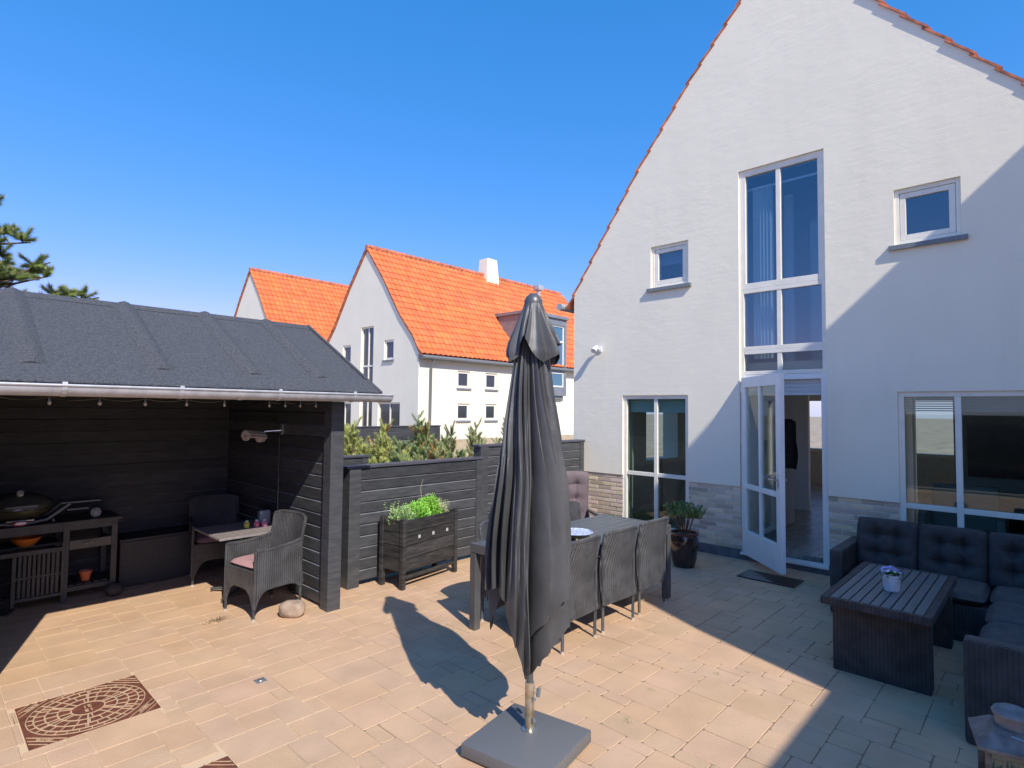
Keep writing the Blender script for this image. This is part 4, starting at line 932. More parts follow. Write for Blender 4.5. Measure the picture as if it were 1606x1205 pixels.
a = MB(True); a.lathe([(.001, .082), (.03, .086), (.046, .085), (.046, .07)], (1.27, 7.02, .157), 14); a.build('pale_fill', mat('white_gravel', (.5, .5, .48), .9, bump=.8, bscale=120), o)
# grill
G0 = Vector((.74, 7.1, .79))
t = thing('tabletop_grill', tuple(G0 - Vector((0, 0, .015))), 'black domed tabletop gas grill with steel thermometer and side tables on the counter', 'grill')
def GL(mb): mb.xf(Matrix.Translation(G0)); return mb
a = MB(True); a.lathe([(.27, .13), (.268, .15), (.25, .19), (.20, .235), (.12, .265), (.04, .275), (.001, .276)], (0, 0, 0), 40, 1, .78); GL(a).build('lid', mat('satin_enamel', (.06, .06, .052), .22, spec=.7), t)
a = MB(True); a.lathe([(.12, .01), (.2, .045), (.26, .10), (.275, .125), (.265, .128)], (0, 0, 0), 40, 1, .78); GL(a).build('body', mat('dark_olive_enamel', (.045, .045, .03), .3), t)
a = MB(True); a.tube([(-.12, -.205, .165), (-.11, -.245, .17), (.11, -.245, .17), (.12, -.205, .165)], .011, 8); GL(a).build('handle', GREYP, t)
a = MB(True); a.tube([(0, -.10, .265), (.0, -.118, .29)], .026, 16); GL(a).build('thermometer', mat('pale_dial', (.6, .6, .5), .4), t)
a = MB(True)
for sy in (-1, 1): a.tube([(-.34, sy * .12 - .03, .12), (-.2, sy * .12 - .03, .02), (0, sy * .12 - .05, -.005), (.2, sy * .12 - .03, .02), (.37, sy * .12 - .03, .15)], .013, 8)
a.tube([(-.25, -.15, .005), (-.25, .09, .005)], .012, 8); a.tube([(.25, -.15, .005), (.25, .09, .005)], .012, 8); GL(a).build('cradle', GREYP, t)
a = MB(True); a.tube([(-.1, -.185, .035), (.1, -.185, .035)], .008, 8); GL(a).build('front_rail', STEEL, t)
a = MB(True); a.lathe([(.001, 0), (.05, 0), (.05, .006), (.001, .006)], (0, 0, 0), 24, 1, .38); a.xf(Matrix.Translation((0, -.205, .012)) @ R4('X', R(78))); GL(a).build('red_badge', mat('badge_red', (.55, .03, .03), .4), t)
a = MB(True); a.lathe([(.001, 0), (.04, 0), (.04, .004), (.001, .004)], (0, 0, 0), 24, 1, .3); a.xf(Matrix.Translation((.004, -.2115, .015)) @ R4('X', R(78))); GL(a).build('white_badge', WHITEP, t)
for s in (-1, 1): a = MB(); a.box((s * .30, -.14, .15), (s * .62, .10, .165), .006); a.box((s * .36, -.10, .075), (s * .53, -.06, .09), .004); GL(a).build('side_table', GREYP, t)
t = thing('wicker_ball', (1.33, 7.0, .775), 'pale round decorative ball standing on the counter right of the grill', 'ornament')
a = MB(True)
for k in range(16):
    ax = Vector((rnd(-1, 1), rnd(-1, 1), rnd(-1, 1))).normalized(); e = ax.orthogonal().normalized(); g_ = ax.cross(e)
    a.tube([Vector((1.33, 7.0, .822)) + (e * math.cos(q * .349) + g_ * math.sin(q * .349)) * .043 for q in range(19)], .0045, 5, False)
bm_ = bmesh.new(); bmesh.ops.create_icosphere(bm_, subdivisions=3, radius=.038); bm_.verts.ensure_lookup_table(); a.add([v.co + Vector((1.33, 7.0, .822)) for v in bm_.verts], [[v.index for v in q.verts] for q in bm_.faces]); bm_.free()
a.build('ball', mat('pale_cane', (.42, .41, .38), .7, var=.3, vscale=40), t)
# black ball-shaped thing by the counter foot
t = thing('black_sack', (1.50, 6.86, 0), 'small black rounded weight on the ground at the right foot of the counter', 'weight')
bm_ = bmesh.new(); bmesh.ops.create_icosphere(bm_, subdivisions=3, radius=.075); a = MB(True); bm_.verts.ensure_lookup_table()
a.add([Vector((1.475, 6.84, .062)) + Vector((v.co.x * 1.05, v.co.y, max(-.062, v.co.z * .85))) * (1 + .12 * noise.noise(v.co * 14)) for v in bm_.verts], [[v.index for v in q.verts] for q in bm_.faces]); bm_.free()
a.build('sack', CUSH, t)
# storage bench
t = thing('storage_bench', (1.9, 7.25, 0), 'long black box bench between the counter and the corner armchair', 'bench')
a = MB(); a.box((1.56, 7.05, 0.01), (2.23, 7.45, .47), .004); a.build('box', mat('black_basket_weave', (.03, .03, .031), .5, var=.2, vscale=30, bump=.2, bscale=200), t)
a = MB(); a.box((1.55, 7.04, .475), (2.24, 7.46, .50), .004); a.build('lid', mat('black_lid', (.03, .031, .032), .45, var=.2, vscale=10), t)
a = MB(); a.box((2.245, 7.2, 0.01), (2.72, 7.45, .47), .004); a.build('box', CUSH, t)
# cafe table
t = thing('cafe_table', (2.42, 6.06, 0), 'small rectangular pedestal table between two pink cushioned armchairs, one edge in sun', 'table')
a = MB(); a.box((2.055, 5.71, .628), (2.735, 6.41, .65), .004); a.build('tabletop', mat('grey_laminate', (.26, .23, .22), .45, var=.15, vscale=25), t)
a = MB(True); a.tube([(2.4, 6.06, .03), (2.4, 6.06, .628)], .03, 14); a.box((2.2, 6.03, .615), (2.6, 6.09, .627)); a.build('pedestal', ALU, t)
for an in (38, 128, 218, 308):
    a = MB(True); d = Vector((math.cos(R(an)), math.sin(R(an)), 0)); a.tube([Vector((2.4, 6.06, .05)) + d * .02, Vector((2.4, 6.06, .03)) + d * .32], [.022, .012], 8); a.tube([Vector((2.4, 6.06, .0)) + d * .31, Vector((2.4, 6.06, .02)) + d * .31], .014, 8); a.build('leg', ALU, t)
for (x, y, lab, col) in ((2.44, 6.06, 'yellow labelled salt and pepper jar, leftmost of three on the cafe table', (.55, .5, .08)), (2.53, 6.03, 'pink labelled spice jar, middle one of three on the cafe table', (.6, .12, .22)), (2.60, 6.0, 'pink labelled spice jar nearest the silver holder on the cafe table', (.55, .2, .35))):
    t = thing('spice_jar', (x, y, .65), lab, 'jar', 'spice jars on the cafe table'); a = MB(True); a.lathe([(.024, 0), (.028, .004), (.028, .05), (.018, .06)], (x, y, .651), 14); a.build('jar_body', mat('jar_label', col, .4, var=.5, vscale=60), t)
    a = MB(True); a.lathe([(.016, .058), (.017, .075), (.001, .078)], (x, y, .651), 12); a.build('lid', mat('jar_lid', (.5, .55, .6), .4), t)
t = thing('napkin_holder', (2.68, 6.10, .65), 'silver grey upright box holder standing on the cafe table by the wall', 'box')
a = MB(True); a.box((2.59, 6.12, .652), (2.71, 6.20, .80), .025); a.xf(Matrix.Translation((.0, -.02, 0))); a.build('casing', mat('silver_shell', (.34, .36, .37), .35, .3), t)
a = MB(True); a.box((2.61, 6.112, .652), (2.69, 6.13, .66), .002); a.box((2.62, 6.12, .785), (2.68, 6.15, .80), .004); a.build('slot', BLACKP, t)
# patio heater on the side wall
t = thing('infrared_heater', (2.76, 5.98, 1.66), 'wall mounted infrared heater with round steel ends inside the shelter', 'heater')
a = MB(True); p0, p1 = Vector((2.36, 5.96, 1.60)), Vector((2.58, 6.06, 1.575)); d = (p1 - p0).normalized()
a.tube([p0 + d * (.0), p0 + d * .02], .048, 20); a.tube([p1 - d * .05, p1], [.055, .048], 20); e = Vector((-d.y, d.x, 0))
for q in range(7): A = math.pi * (.0 + q / 6) ; o_ = Vector((0, 0, 1)) * math.sin(A) * .05 + e * math.cos(A) * .05; a.tube([p0 + o_, p1 + o_], .012, 6)
a.build('reflector', mat('pale_reflector', (.62, .56, .5), .4, .3), t); a = MB(True); a.tube([p0, p1], .016, 10); a.build('element', mat('copper_tube', (.55, .33, .25), .35, .5), t)
a = MB(True); a.tube([(2.58, 6.06, 1.61), (2.60, 6.06, 1.64), (2.75, 6.0, 1.65)], .009, 8); a.box((2.745, 5.97, 1.60), (2.76, 6.03, 1.72), .002); a.build('bracket', STEEL, t)
a = MB(True); a.tube([(2.755, 6.05, 1.58), (2.757, 6.05, .62)], .005, 6); a.build('cable', BLACKP, t)
# festoon lights
t = thing('string_lights', (1.6, 4.98, 1.95), 'string of small clear bulbs hung under the shelter roof edge', 'string lights')
pts = [(.40, 5.08), (.49, 5.08), (.745, 5.08), (1.02, 5.08), (1.32, 5.08), (1.64, 5.08), (2.0, 5.10), (2.15, 5.3), (2.3, 5.5), (2.43, 5.68)]
pts = [(-.2 + k * .29, 5.08) for k in range(8)] + [(2.33, 5.35), (2.47, 5.32), (2.60, 5.28), (2.72, 5.2)]
a = MB(True); cp = []
for p, q in zip(pts, pts[1:]):
    for k in range(6): s = k / 6; cp.append((p[0] + (q[0] - p[0]) * s, p[1] + (q[1] - p[1]) * s, 1.952 - .02 * math.sin(math.pi * s)))
cp.append((*pts[-1], 1.952)); a.tube(cp, .0035, 5); a.build('cable', BLACKP, t)
BULB = mat('bulb_glass', (.5, .47, .44), .08, spec=1.0)
for (x, y) in pts:
    a = MB(True); a.tube([(x, y, 1.955), (x, y, 1.925)], .011, 8); sk = a.build('socket', BLACKP, t)
    a = MB(True); a.lathe([(.001, -.026), (.009, -.022), (.013, -.011), (.010, 0), (.008, .004)], (x, y, 1.922), 12); a.build('bulb', BULB, sk)
# boulder
bm_ = bmesh.new(); bmesh.ops.create_icosphere(bm_, subdivisions=4, radius=1); a = MB(True); bm_.verts.ensure_lookup_table()
def stonep(v):
    c = v.co.copy(); c = Vector((math.copysign(abs(c.x) ** .72, c.x), math.copysign(abs(c.y) ** .8, c.y), math.copysign(abs(c.z) ** .72, c.z)))
    c *= 1 + .07 * noise.noise(v.co * 1.6) + .02 * noise.noise(v.co * 6); return T(2.47, 5.06, .065, R(-42)) @ Vector((c.x * .115, c.y * .085, max(-.064, c.z * .075)))
a.add([stonep(v) for v in bm_.verts], [[v.index for v in q.verts] for q in bm_.faces]); bm_.free()
tag(a.build('boulder', STONE, loc=(2.47, 5.06, 0), angle=80), 'brown boulder lying on the pavers beside the shelter post', 'stone')

# ---------------------------------------------------------------- herb planter
PM = T(3.60, 4.95, 0, R(8.5)); Wp, Dp = .88, .36
t = thing('wooden_planter', (4.0, 5.15, 0), 'dark wooden box planter on legs full of green herbs before the fence', 'planter')
DK = attr_mult(mat('dark_brown_board', (.036, .034, .033), .55, var=.5, vscale=6, stretch=(1, 1, 7), bump=.3, bscale=24))
a = MB()
for k in range(4):
    z = .18 + k * .135; a.box((.05, .012, z), (Wp - .05, .034, z + .128), .004, tone=gray(.8, 1.4)); a.box((.05, Dp - .034, z), (Wp - .05, Dp - .012, z + .128), .004, tone=gray(.8, 1.4))
    a.box((.012, .05, z), (.034, Dp - .05, z + .128), .004, tone=gray(.8, 1.3)); a.box((Wp - .034, .05, z), (Wp - .012, Dp - .05, z + .128), .004, tone=gray(.8, 1.3))
a.box((.03, .03, .17), (Wp - .03, Dp - .03, .18)); a.xf(PM); a.build('box', DK, t)
for (x, y) in ((0, 0), (Wp - .05, 0), (0, Dp - .05), (Wp - .05, Dp - .05)): a = MB(); a.box((x, y, 0), (x + .05, y + .05, .735), .004, tone=(1.1, 1.1, 1.1)); a.xf(PM); a.build('leg', DK, t)
a = MB(); a.box((.05, .006, .10), (Wp - .05, .03, .135), .003); a.box((.05, Dp - .03, .10), (Wp - .05, Dp - .006, .135), .003); a.xf(PM); a.build('stretcher', DK, t)
a = MB()
for x in (.25, .47, .70): a.box((x - .016, .004, .50), (x + .016, .011, .535), .002)
a.xf(PM); a.build('reflectors', mat('silver_tag', (.6, .62, .62), .4, .3), t)
a = MB(); a.box((.036, .036, .60), (Wp - .036, Dp - .036, .64)); a.xf(PM); a.build('soil', SOIL, t)
def leafclump(mb, c, rad, n, ls, up=.6, tone=(.6, 1.4), hue=0, wdt=.42):
    for _ in range(n):
        d = Vector((random.gauss(0, 1), random.gauss(0, 1), random.gauss(0, 1))).normalized(); rr = random.random() ** .4
        p = Vector(c) + Vector((d.x * rad[0], d.y * rad[1], abs(d.z) * rad[2])) * rr
        o = (Vector((d.x, d.y, abs(d.z))) + Vector((rnd(-.5, .5), rnd(-.5, .5), up + rnd(-.4, .4)))).normalized(); e = o.orthogonal().normalized(); e = (Matrix.Rotation(rnd(0, 6.28), 3, o) @ e)
        L = ls * rnd(.6, 1.3); g = rnd(*tone); h = rnd(-hue, hue)
        nn = o.cross(e); mid = p + o * L * .5 + nn * L * .08
        mb.add([p, mid + e * L * wdt * .5, p + o * L, mid - e * L * wdt * .5], [(0, 1, 2, 3)], (g * (1 + h), g, g * (1 - h)))
herbs = [('grey_green_herb', .16, .19, (.15, .13, .17), 1500, .030, 'sage green bushy herb, leftmost in the wooden planter', (.30, .44, .18)),
         ('leafy_herb', .38, .17, (.16, .13, .19), 1700, .034, 'bright green leafy herb in the middle of the wooden planter', (.26, .55, .08)),
         ('bright_herb', .57, .19, (.16, .13, .22), 1600, .034, 'tallest bright green herb right of the middle in the wooden planter', (.24, .50, .07)),
         ('pale_herb', .75, .17, (.10, .12, .14), 900, .022, 'small pale grey green herb at the right end of the wooden planter', (.45, .48, .28))]
for (nm, x, y, rad, n, ls, lab, col) in herbs:
    c = PM @ Vector((x, y, .65)); h = thing('herb_plant', tuple(c), lab, 'herb', 'herbs growing in the wooden planter')
    a = MB(); leafclump(a, c, rad, n, ls, .5, (.55, 1.5), .15, .36 if x < .3 else .55)
    for _ in range(46):
        p = c + Vector((rnd(-.9, .9) * rad[0], rnd(-.9, .9) * rad[1], rad[2] * rnd(.3, .85))); d = Vector((rnd(-.4, .4), rnd(-.4, .4), 1)).normalized(); L = rnd(.04, .10)
        for q in range(9):
            b0 = p + d * L * q / 9; s = d.orthogonal().normalized(); s = Matrix.Rotation(q * 2.4, 3, d) @ s; l2 = ls * .6
            g = rnd(.9, 1.5); a.add([b0, b0 + s * l2 * .7 + d * l2 * .2 + d.cross(s) * l2 * .2, b0 + s * l2 + d * l2 * .6, b0 + s * l2 * .5 + d * l2 * .5 - d.cross(s) * l2 * .2], [(0, 1, 2, 3)], (g * 1.02, g, g * .9))
    a.build('foliage', leafm(nm, col), h)
    a = MB(True)
    for _ in range(14): p = c + Vector((rnd(-.5, .5) * rad[0], rnd(-.5, .5) * rad[1], 0)); a.tube([p - Vector((0, 0, .012)), p + Vector((rnd(-.05, .05), rnd(-.05, .05), rad[2] * .8))], [.003, .0015], 5)
    a.build('stems', leafm('stem_green', (.14, .2, .06)), h)
c = PM @ Vector((.47, .2, .64)); a = MB(True); a.tube([c, c + Vector((.0, 0, .25)), c + Vector((-.012, 0, .36)), c + Vector((.02, 0, .46))], [.003, .0025, .002, .001], 5)
for q in range(7): a.lathe([(.001, 0), (.006, .004), (.001, .01)], c + Vector((.06 + .012 * q, 0, .27 + rnd(-.01, .01))), 6)
tag(a.build('dry_stalk', leafm('dry_stalk', (.5, .45, .35)), loc=tuple(c)), 'thin pale dry stalk sticking up out of the planter herbs', 'plant stalk')

# glazed pot with shrub beside the window
t = thing('glazed_pot', (6.62, 3.32, 0), 'dark brown glazed pot standing on the pavers beside the low window', 'plant pot')
a = MB(True); a.lathe([(.11, 0), (.125, .005), (.15, .10), (.165, .25), (.165, .36), (.155, .39), (.160, .395)], (6.62, 3.32, 0), 32); a.build('pot', mat('dark_glaze', (.022, .016, .018), .12, var=.5, vscale=7, spec=.8, col2=(.05, .022, .02)), t)
a = MB(True); a.lathe([(.155, .388), (.175, .392), (.178, .41), (.165, .418), (.15, .41), (.148, .385)], (6.62, 3.32, 0), 32); a.build('rim', mat('red_glaze', (.13, .035, .025), .25), t)
a = MB(True); a.lathe([(.15, .385), (.12, .393), (.05, .397), (.001, .398)], (6.62, 3.32, 0), 24); a.build('gravel', mat('pale_gravel', (.28, .22, .18), .9, var=.6, vscale=90, bump=1, bscale=90), t)
p_ = thing('potted_shrub', (6.62, 3.32, .395), 'small leafy green shrub growing in the dark glazed pot', 'shrub')
a = MB(); b_ = MB(True)
for k in range(22):
    th = k * 2.4; rr = .14 * math.sqrt((k + .5) / 22); L = rnd(.20, .32) * (1 - rr * .8); base = Vector((6.62 + rr * .4 * math.cos(th), 3.32 + rr * .4 * math.sin(th), .39)); tip = Vector((6.62 + rr * 1.35 * math.cos(th), 3.32 + rr * 1.35 * math.sin(th), .42 + L))
    b_.tube([base, (base + tip) / 2 + Vector((0, 0, .02)), tip], [.005, .004, .002], 5)
    leafclump(a, tip - Vector((0, 0, .05)), (.065, .065, .085), 60, .05, .7, (.5, 1.5), .12, .5)
a.build('foliage', leafm('shrub_leaf', (.17, .23, .08)), p_); b_.build('stems', BARK, p_)
# plant under the window left
p_ = thing('low_plant', (7.2, 4.5, 0), 'low green leafy plant at the wall under the low window behind the dining table', 'plant')
a = MB(); leafclump(a, (7.15, 4.72, .06), (.22, .28, .26), 900, .07, .5, (.5, 1.4), .12, .5); leafclump(a, (7.15, 4.25, .05), (.18, .2, .2), 500, .07, .5, (.5, 1.4), .12, .5); a.build('foliage', leafm('broad_leaf', (.12, .24, .05)), p_)
p_ = thing('low_plant', (3.3, .0, 0), 'light green tufted plant below the lantern at the lower right edge', 'plant')
a = MB(); leafclump(a, (3.22, .20, .16), (.11, .09, .13), 900, .05, .4, (.5, 1.4), .2, .25)
a.build('foliage', leafm('moss_green', (.25, .42, .08)), p_); b_ = MB(); leafclump(b_, (3.27, .12, .18), (.12, .08, .14), 500, .05, .4, (.5, 1.4), .2, .2); b_.build('dry_leaves', leafm('dry_leaf', (.42, .30, .16)), p_)
a = MB(True); a.lathe([(.10, 0), (.14, .16), (.15, .17), (.14, .175), (.12, .14), (.001, .14)], (3.25, .14, 0), 20); a.build('pot', mat('old_stone_pot', (.2, .18, .16), .85, var=.3), p_)

# ---------------------------------------------------------------- pines
def needles(mb, p, d, L, n, nl, tone=(.6, 1.4), spread=.9, wn=.036):
    """shoot: needles all round a stem from p along d, pointing outward and forward"""
    d = d.normalized(); e0 = d.orthogonal().normalized()
    for k in range(n):
        s = (k + rnd(0, 1)) / n; b0 = p + d * L * s; e = Matrix.Rotation(k * 2.4, 3, d) @ e0
        o = (d * rnd(.6, 1.1) + e * spread * rnd(.6, 1.1) * (1 - .35 * s)).normalized(); sd = o.cross(d)
        if sd.length < 1e-3: continue
        sd = sd.normalized() * nl * wn; g = rnd(*tone)
        mb.add([b0 - sd, b0 + sd, b0 + o * nl * rnd(.8, 1.1)], [(0, 1, 2)], (g * rnd(.9, 1.15), g, g * rnd(.7, 1.1)))
def pine_shrub(x, y, h, rad, shoots, label, col, brown=0):
    t = thing('pine_shrub', (x, y, 0), label, 'pine', 'pine shrubs behind the black fence')
    fo, st, br = MB(), MB(True), MB()
    for k in range(shoots):
        th = rnd(0, 6.28); rr = rad * 1.15 * math.sqrt(random.random()); top = h * (1 - .45 * (rr / rad) ** 1.5) * rnd(.72, 1.02)
        if k == 0: rr, top = 0, h
        tip = Vector((x + rr * math.cos(th), y + rr * math.sin(th), top)); base = Vector((x + rr * .25 * math.cos(th), y + rr * .25 * math.sin(th), .05)); mid = (base + tip) / 2 + Vector((rr * .25 * math.cos(th), rr * .25 * math.sin(th), -.05))
        st.tube([base, mid, tip - Vector((0, 0, .1))], [.018, .012, .006], 5)
        up = (Vector((rnd(-.22, .22), rnd(-.22, .22), 1)) + Vector((math.cos(th), math.sin(th), 0)) * .15 * rr / rad).normalized()
        needles(fo, tip - up * .30, up, .34, 260, .075, (.7, 1.8), .7)
        for q in range(15):
            s = rnd(.3, 1.0); pp = mid.lerp(tip, s); a_ = rnd(0, 6.28); dd = Vector((math.cos(a_), math.sin(a_), rnd(.5, 1.4))).normalized(); L = rnd(.10, .22); dd = Vector((dd.x, dd.y, dd.z + .5)).normalized()
            st.tube([pp, pp + dd * L], [.006, .003], 4, False)
            needles(br if random.random() < brown * .6 * (1.3 - s) else fo, pp + dd * L * .2, dd, L, 130, .08, (.4, 1.5), 1.0)
    fo.build('foliage', leafm('pine_needle_%s' % col[0], col[1]), t, fix=False)
    if br.v: br.build('dry_needles', leafm('dry_needle', (.55, .33, .13)), t, fix=False)
    st.build('trunk', BARK, t)
YG = ('yellow_green', (.50, .54, .20)); DG = ('mid_green', (.28, .37, .17)); OG = ('olive_green', (.40, .45, .22))
pine_shrub(5.0, 8.3, 1.55, .50, 32, 'yellow green young pine shoots right beside the shelter post', YG)
pine_shrub(5.75, 8.5, 1.50, .48, 29, 'yellow green pine shrub second from the shelter behind the fence', YG, .15)
pine_shrub(6.55, 8.6, 1.72, .42, 29, 'tallest dark green pine shrub in the middle behind the fence', DG, .45)
pine_shrub(6.1, 7.5, 1.26, .50, 23, 'low browning pine shrub just behind the middle of the fence', OG, .85)
pine_shrub(7.35, 8.6, 1.50, .40, 25, 'green pine shrub right of the tallest one behind the fence', DG, .3)
pine_shrub(7.2, 7.6, 1.18, .45, 20, 'low olive and brown pine shrub near the taller fence panel', OG, .6)
pine_shrub(8.4, 9.0, 1.48, .42, 13, 'sparse grey green pine shrub with bare upright shoots by the far white wall', OG, .1)
pine_shrub(5.3, 7.4, 1.30, .50, 23, 'dense green low pine just behind the small fence end', DG, .2)
pine_shrub(11.3, 10.9, 1.5, .35, 13, 'little green shrub seen between the parasol and the white house', DG, 0)
# tall pine beyond the shelter roof, at the left
t = thing('pine_tree', (-.5, 10.5, 0), 'tall pine tree with candle tipped branches rising behind the shelter roof at far left', 'pine tree')
fo, st, cd = MB(), MB(True), MB(True)
st.tube([(-.5, 10.5, 0), (-.45, 10.5, 2), (-.4, 10.55, 4), (-.3, 10.5, 5.1), (-.25, 10.5, 5.8)], [.16, .14, .1, .06, .02], 12)
T0 = (-.4, 10.5)
def cluster(c, n, rad=.10):
    for k in range(n):
        a_ = k * 2.4 + rnd(-.3, .3); el = rnd(-.15, 1.2); dd = Vector((math.cos(a_) * math.cos(el), math.sin(a_) * math.cos(el), math.sin(el) + .15)).normalized(); L = rnd(.10, .17); b0 = c + dd * .02
        st.tube([c, b0 + dd * L], [.007, .004], 5, False); needles(fo, b0, dd, L * 1.1, 170, .095, (.35, 1.6), 1.0, .04)
        if dd.z > .45:
            e = b0 + dd * L * 1.1
            for q in range(5): o_ = Vector((math.cos(q * 1.26), math.sin(q * 1.26), 0)) * .009; fo.add([e + o_, e - o_, e + dd * .07 + Vector((0, 0, .03))], [(0, 1, 2)], (2.6, 1.6, 2.6))
def branch(p0, p1, n, nn=6):
    p0, p1 = Vector(p0), Vector(p1); midp = (p0 + p1) / 2 + Vector((0, 0, -.12)); st.tube([p0, midp, p1], [.035, .022, .01], 7)
    for k in range(n):
        s = .3 + .7 * (k + .5) / n; b0 = p0.lerp(midp, s * 2) if s < .5 else midp.lerp(p1, s * 2 - 1)
        a_ = rnd(0, 6.28); o = b0 + Vector((math.cos(a_) * .14, math.sin(a_) * .14, rnd(.0, .16))) * (1 if k < n - 1 else .15)
        st.tube([b0, o], [.010, .006], 5, False); cluster(o, nn)
for (z0, tip, n) in ((4.3, (.72, 10.4, 4.62), 7), (4.0, (1.08, 10.4, 4.18), 7), (3.6, (.80, 10.4, 3.95), 8), (3.7, (.55, 10.2, 4.25), 7), (3.2, (1.30, 10.4, 3.74), 7), (3.1, (1.32, 10.5, 3.96), 4), (2.9, (1.66, 10.4, 3.56), 6), (2.9, (1.90, 10.4, 3.52), 4), (3.3, (.95, 10.3, 3.62), 9),
                     (3.4, (.5, 10.0, 3.8), 8), (4.6, (.35, 10.6, 4.8), 6), (5.0, (.1, 10.4, 5.4), 6), (4.4, (-1.5, 10.4, 5.0), 7), (3.6, (-1.8, 10.9, 4.2), 7), (4.9, (-1.1, 10.2, 5.5), 6), (3.9, (-.6, 9.3, 4.3), 7), (4.6, (-.4, 11.5, 5.1), 6), (3.0, (1.0, 10.6, 3.4), 7)):
    branch((T0[0], T0[1], z0), tip, n)
fo.build('crown', leafm('pine_dark', (.22, .28, .09)), t, fix=False); st.build('trunk', BARK, t)

# wheelie bin behind the fence gap
t = thing('wheelie_bin', (3.75, 6.05, 0), 'grey wheeled bin glimpsed through the gap between shelter post and fence', 'bin')
a = MB(); a.add([(3.52, 5.85, .08), (3.95, 5.85, .08), (3.95, 6.3, .08), (3.52, 6.3, .08), (3.48, 5.80, .86), (4.0, 5.80, .86), (4.0, 6.36, .86), (3.48, 6.36, .86)], [(0, 3, 2, 1), (4, 5, 6, 7), (0, 1, 5, 4), (1, 2, 6, 5), (2, 3, 7, 6), (3, 0, 4, 7)]); a.box((3.47, 5.79, .80), (4.01, 6.37, .86), .01); a.build('body', mat('bin_grey', (.25, .27, .29), .5), t)
a = MB(True); a.box((3.46, 5.78, .862), (4.02, 6.38, .92), .025); a.tube([(3.50, 5.77, .90), (3.97, 5.77, .90)], .014, 8); a.build('lid', mat('bin_lid', (.05, .055, .06), .5), t)
for x in (3.50, 3.97): a = MB(True); a.tube([(x - .02, 5.90, .09), (x + .02, 5.90, .09)], .09, 18); w_ = a.build('wheel', BLACKP, t); a = MB(True); a.tube([(x - .024, 5.90, .09), (x + .024, 5.90, .09)], .05, 14); a.build('rim', STEEL, w_)

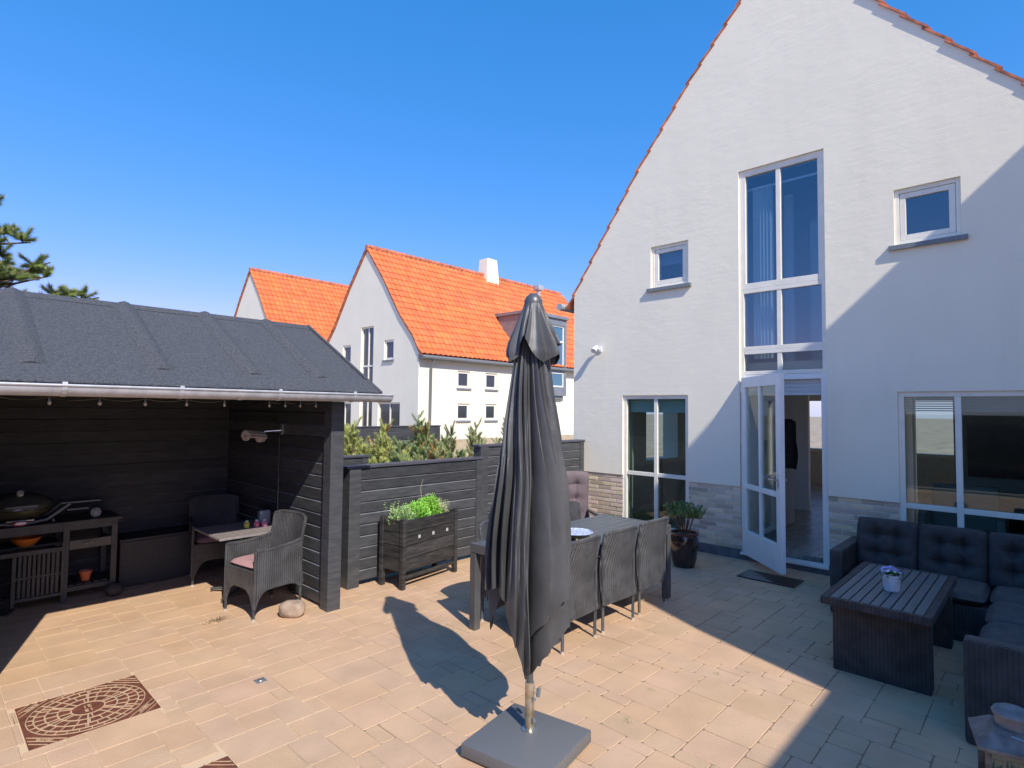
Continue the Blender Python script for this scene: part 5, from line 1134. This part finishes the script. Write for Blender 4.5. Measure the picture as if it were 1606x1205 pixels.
# ---------------------------------------------------------------- things in the paving
def cover(loc, sx, sy, label, letters, group):
    t = thing('manhole_cover', loc, label, 'manhole cover', group); x0, y0 = loc[0], loc[1]
    CI = mat('rusty_cast_iron', (.15, .045, .022), .75, var=.3, vscale=14, bump=.4, bscale=80); CL = mat('worn_casting_ridge', (.50, .34, .2), .8, var=.15, vscale=30)
    fr = MB(); e = .0; hw, hh = sx / 2, sy / 2
    fr.box((-hw, -hh, -.02), (hw, hh, .0005)); fr.xf(Matrix.Translation(loc)); fr.build('plate', CI, t)
    m = MB(); z0, z1 = .0004, .0035
    def ringb(r0, r1, n=72):
        pts = [];
        for k in range(n):
            A0, A1 = 2 * math.pi * k / n, 2 * math.pi * (k + 1) / n
            c0, s0, c1, s1 = math.cos(A0), math.sin(A0), math.cos(A1), math.sin(A1)
            m.add([(r0 * c0, r0 * s0, z1), (r1 * c0, r1 * s0, z1), (r1 * c1, r1 * s1, z1), (r0 * c1, r0 * s1, z1), (r1 * c0, r1 * s0, z0), (r1 * c1, r1 * s1, z0), (r0 * c0, r0 * s0, z0), (r0 * c1, r0 * s1, z0)], [(0, 1, 2, 3), (1, 4, 5, 2), (0, 3, 7, 6)])
    Rm = min(hw, hh) * .985
    for q in (.285, .50, .70, .875): ringb(Rm * q - .0045, Rm * q + .0035)
    ringb(Rm - .006, Rm - .001)
    def bar(r0, r1, A, wv=.003):
        k = MB(); k.box((r0, -wv, z0), (r1, wv, z1 - .0002)); k.xf(Matrix.Rotation(A, 4, 'Z')); m.add(k.v, k.f)
    rng = [(.50, .285, 12), (.70, .50, 20), (.875, .70, 26), (.98, .875, 30)]
    for (b, a_, n) in rng:
        for k in range(n): bar(Rm * a_ + .003, Rm * b - .004, 2 * math.pi * (k + .3 * (n % 3)) / n)
    for k in range(6): bar(Rm * .29, Rm * .87, 2 * math.pi * k / 6 + .35, .0045)
    # corner panels
    for sx_ in (-1, 1):
        for sy_ in (-1, 1):
            for d in (.02, .055, .085):
                L = (hw * 1.414 - Rm - .01) ; pos = Rm + .008 + d * .95; half = hw * 1.414 - pos - .008
                if half > .01: k = MB(); k.box((pos - .002, -half, z0), (pos + .002, half, z1)); k.xf(Matrix.Rotation(math.atan2(sy_, sx_), 4, 'Z')); m.add(k.v, k.f)
    if letters:
        for (txt, px, py, sz, an) in (('21', .0, .028, .05, 0), ('15', 0, -.03, .05, 0)):
            v, f_ = text_mesh(txt, sz, Matrix.Translation((px, py, z1 - .002)) @ Matrix.Rotation(R(180 + an), 4, 'Z')); m.add(v, f_)
        for k, chh in enumerate('DANSK'):
            pass
        A = R(-135); d = Rm + .008 + .036
        for A in (R(-135), R(-45), R(135)):
            v, f_ = text_mesh('GLAMEX', .024, Matrix.Rotation(A, 4, 'Z') @ Matrix.Translation((d, 0, z1 - .002)) @ Matrix.Rotation(R(90), 4, 'Z')); m.add(v, f_)
    m.xf(Matrix.Translation(loc)); m.build('ridges', CL, t)
    return t
cover((.845, 4.43, .0), .64, .615, 'ornate rusty cast iron manhole cover with ring pattern near the shelter', True, 'rust brown covers in the paving')
cover((.945, 2.99, .0), .64, .615, 'second rusty cover cut off by the bottom edge of the photo', False, 'rust brown covers in the paving')
t = thing('floor_drain', (1.75, 4.03, 0), 'small square grey metal cap set into the pavers', 'drain cap')
a = MB(True); a.box((-.035, -.035, -.002), (.035, .035, .003), .001); a.xf(T(1.75, 4.03, 0, R(0))); a.build('plate', GREYP, t)
a = MB(True); a.lathe([(.014, .003), (.012, .006), (.001, .006)], (1.75, 4.03, 0), 12); a.build('bolt', STEEL, t)
a = MB()
for k in range(160):
    x, y = random.gauss(2.06, .045), random.gauss(6.02, .03); a.add([(x, y, .002), (x + rnd(-.012, .012), y + rnd(-.012, .012), .006), (x + rnd(-.006, .006), y + rnd(-.006, .006), .009)], [(0, 1, 2)], gray(.4, 1.4))
a.xf(Matrix.Translation((-.1, -.6, 0))); tag(a.build('leaf_litter', leafm('litter', (.16, .11, .06)), loc=(2, 5.4, 0)), 'scatter of dry bits on the pavers in front of the sunlit armchair', 'litter', kind='stuff')
a = MB()
for (x, y) in ((3.1, 1.93), (5.0, 2.0), (4.1, 1.8), (3.55, 2.02), (3.0, 1.35)):
    for k in range(16): px, py = x + random.gauss(0, .016), y + random.gauss(0, .016); a.add([(px, py, 0), (px + .003, py, 0), (px + rnd(-.02, .02), py + rnd(-.02, .02), rnd(.008, .022))], [(0, 1, 2)], gray(.6, 1.3))
tag(a.build('joint_weeds', leafm('weed', (.16, .24, .05))), 'tiny green weeds growing in the paving joints', 'weeds', kind='stuff')
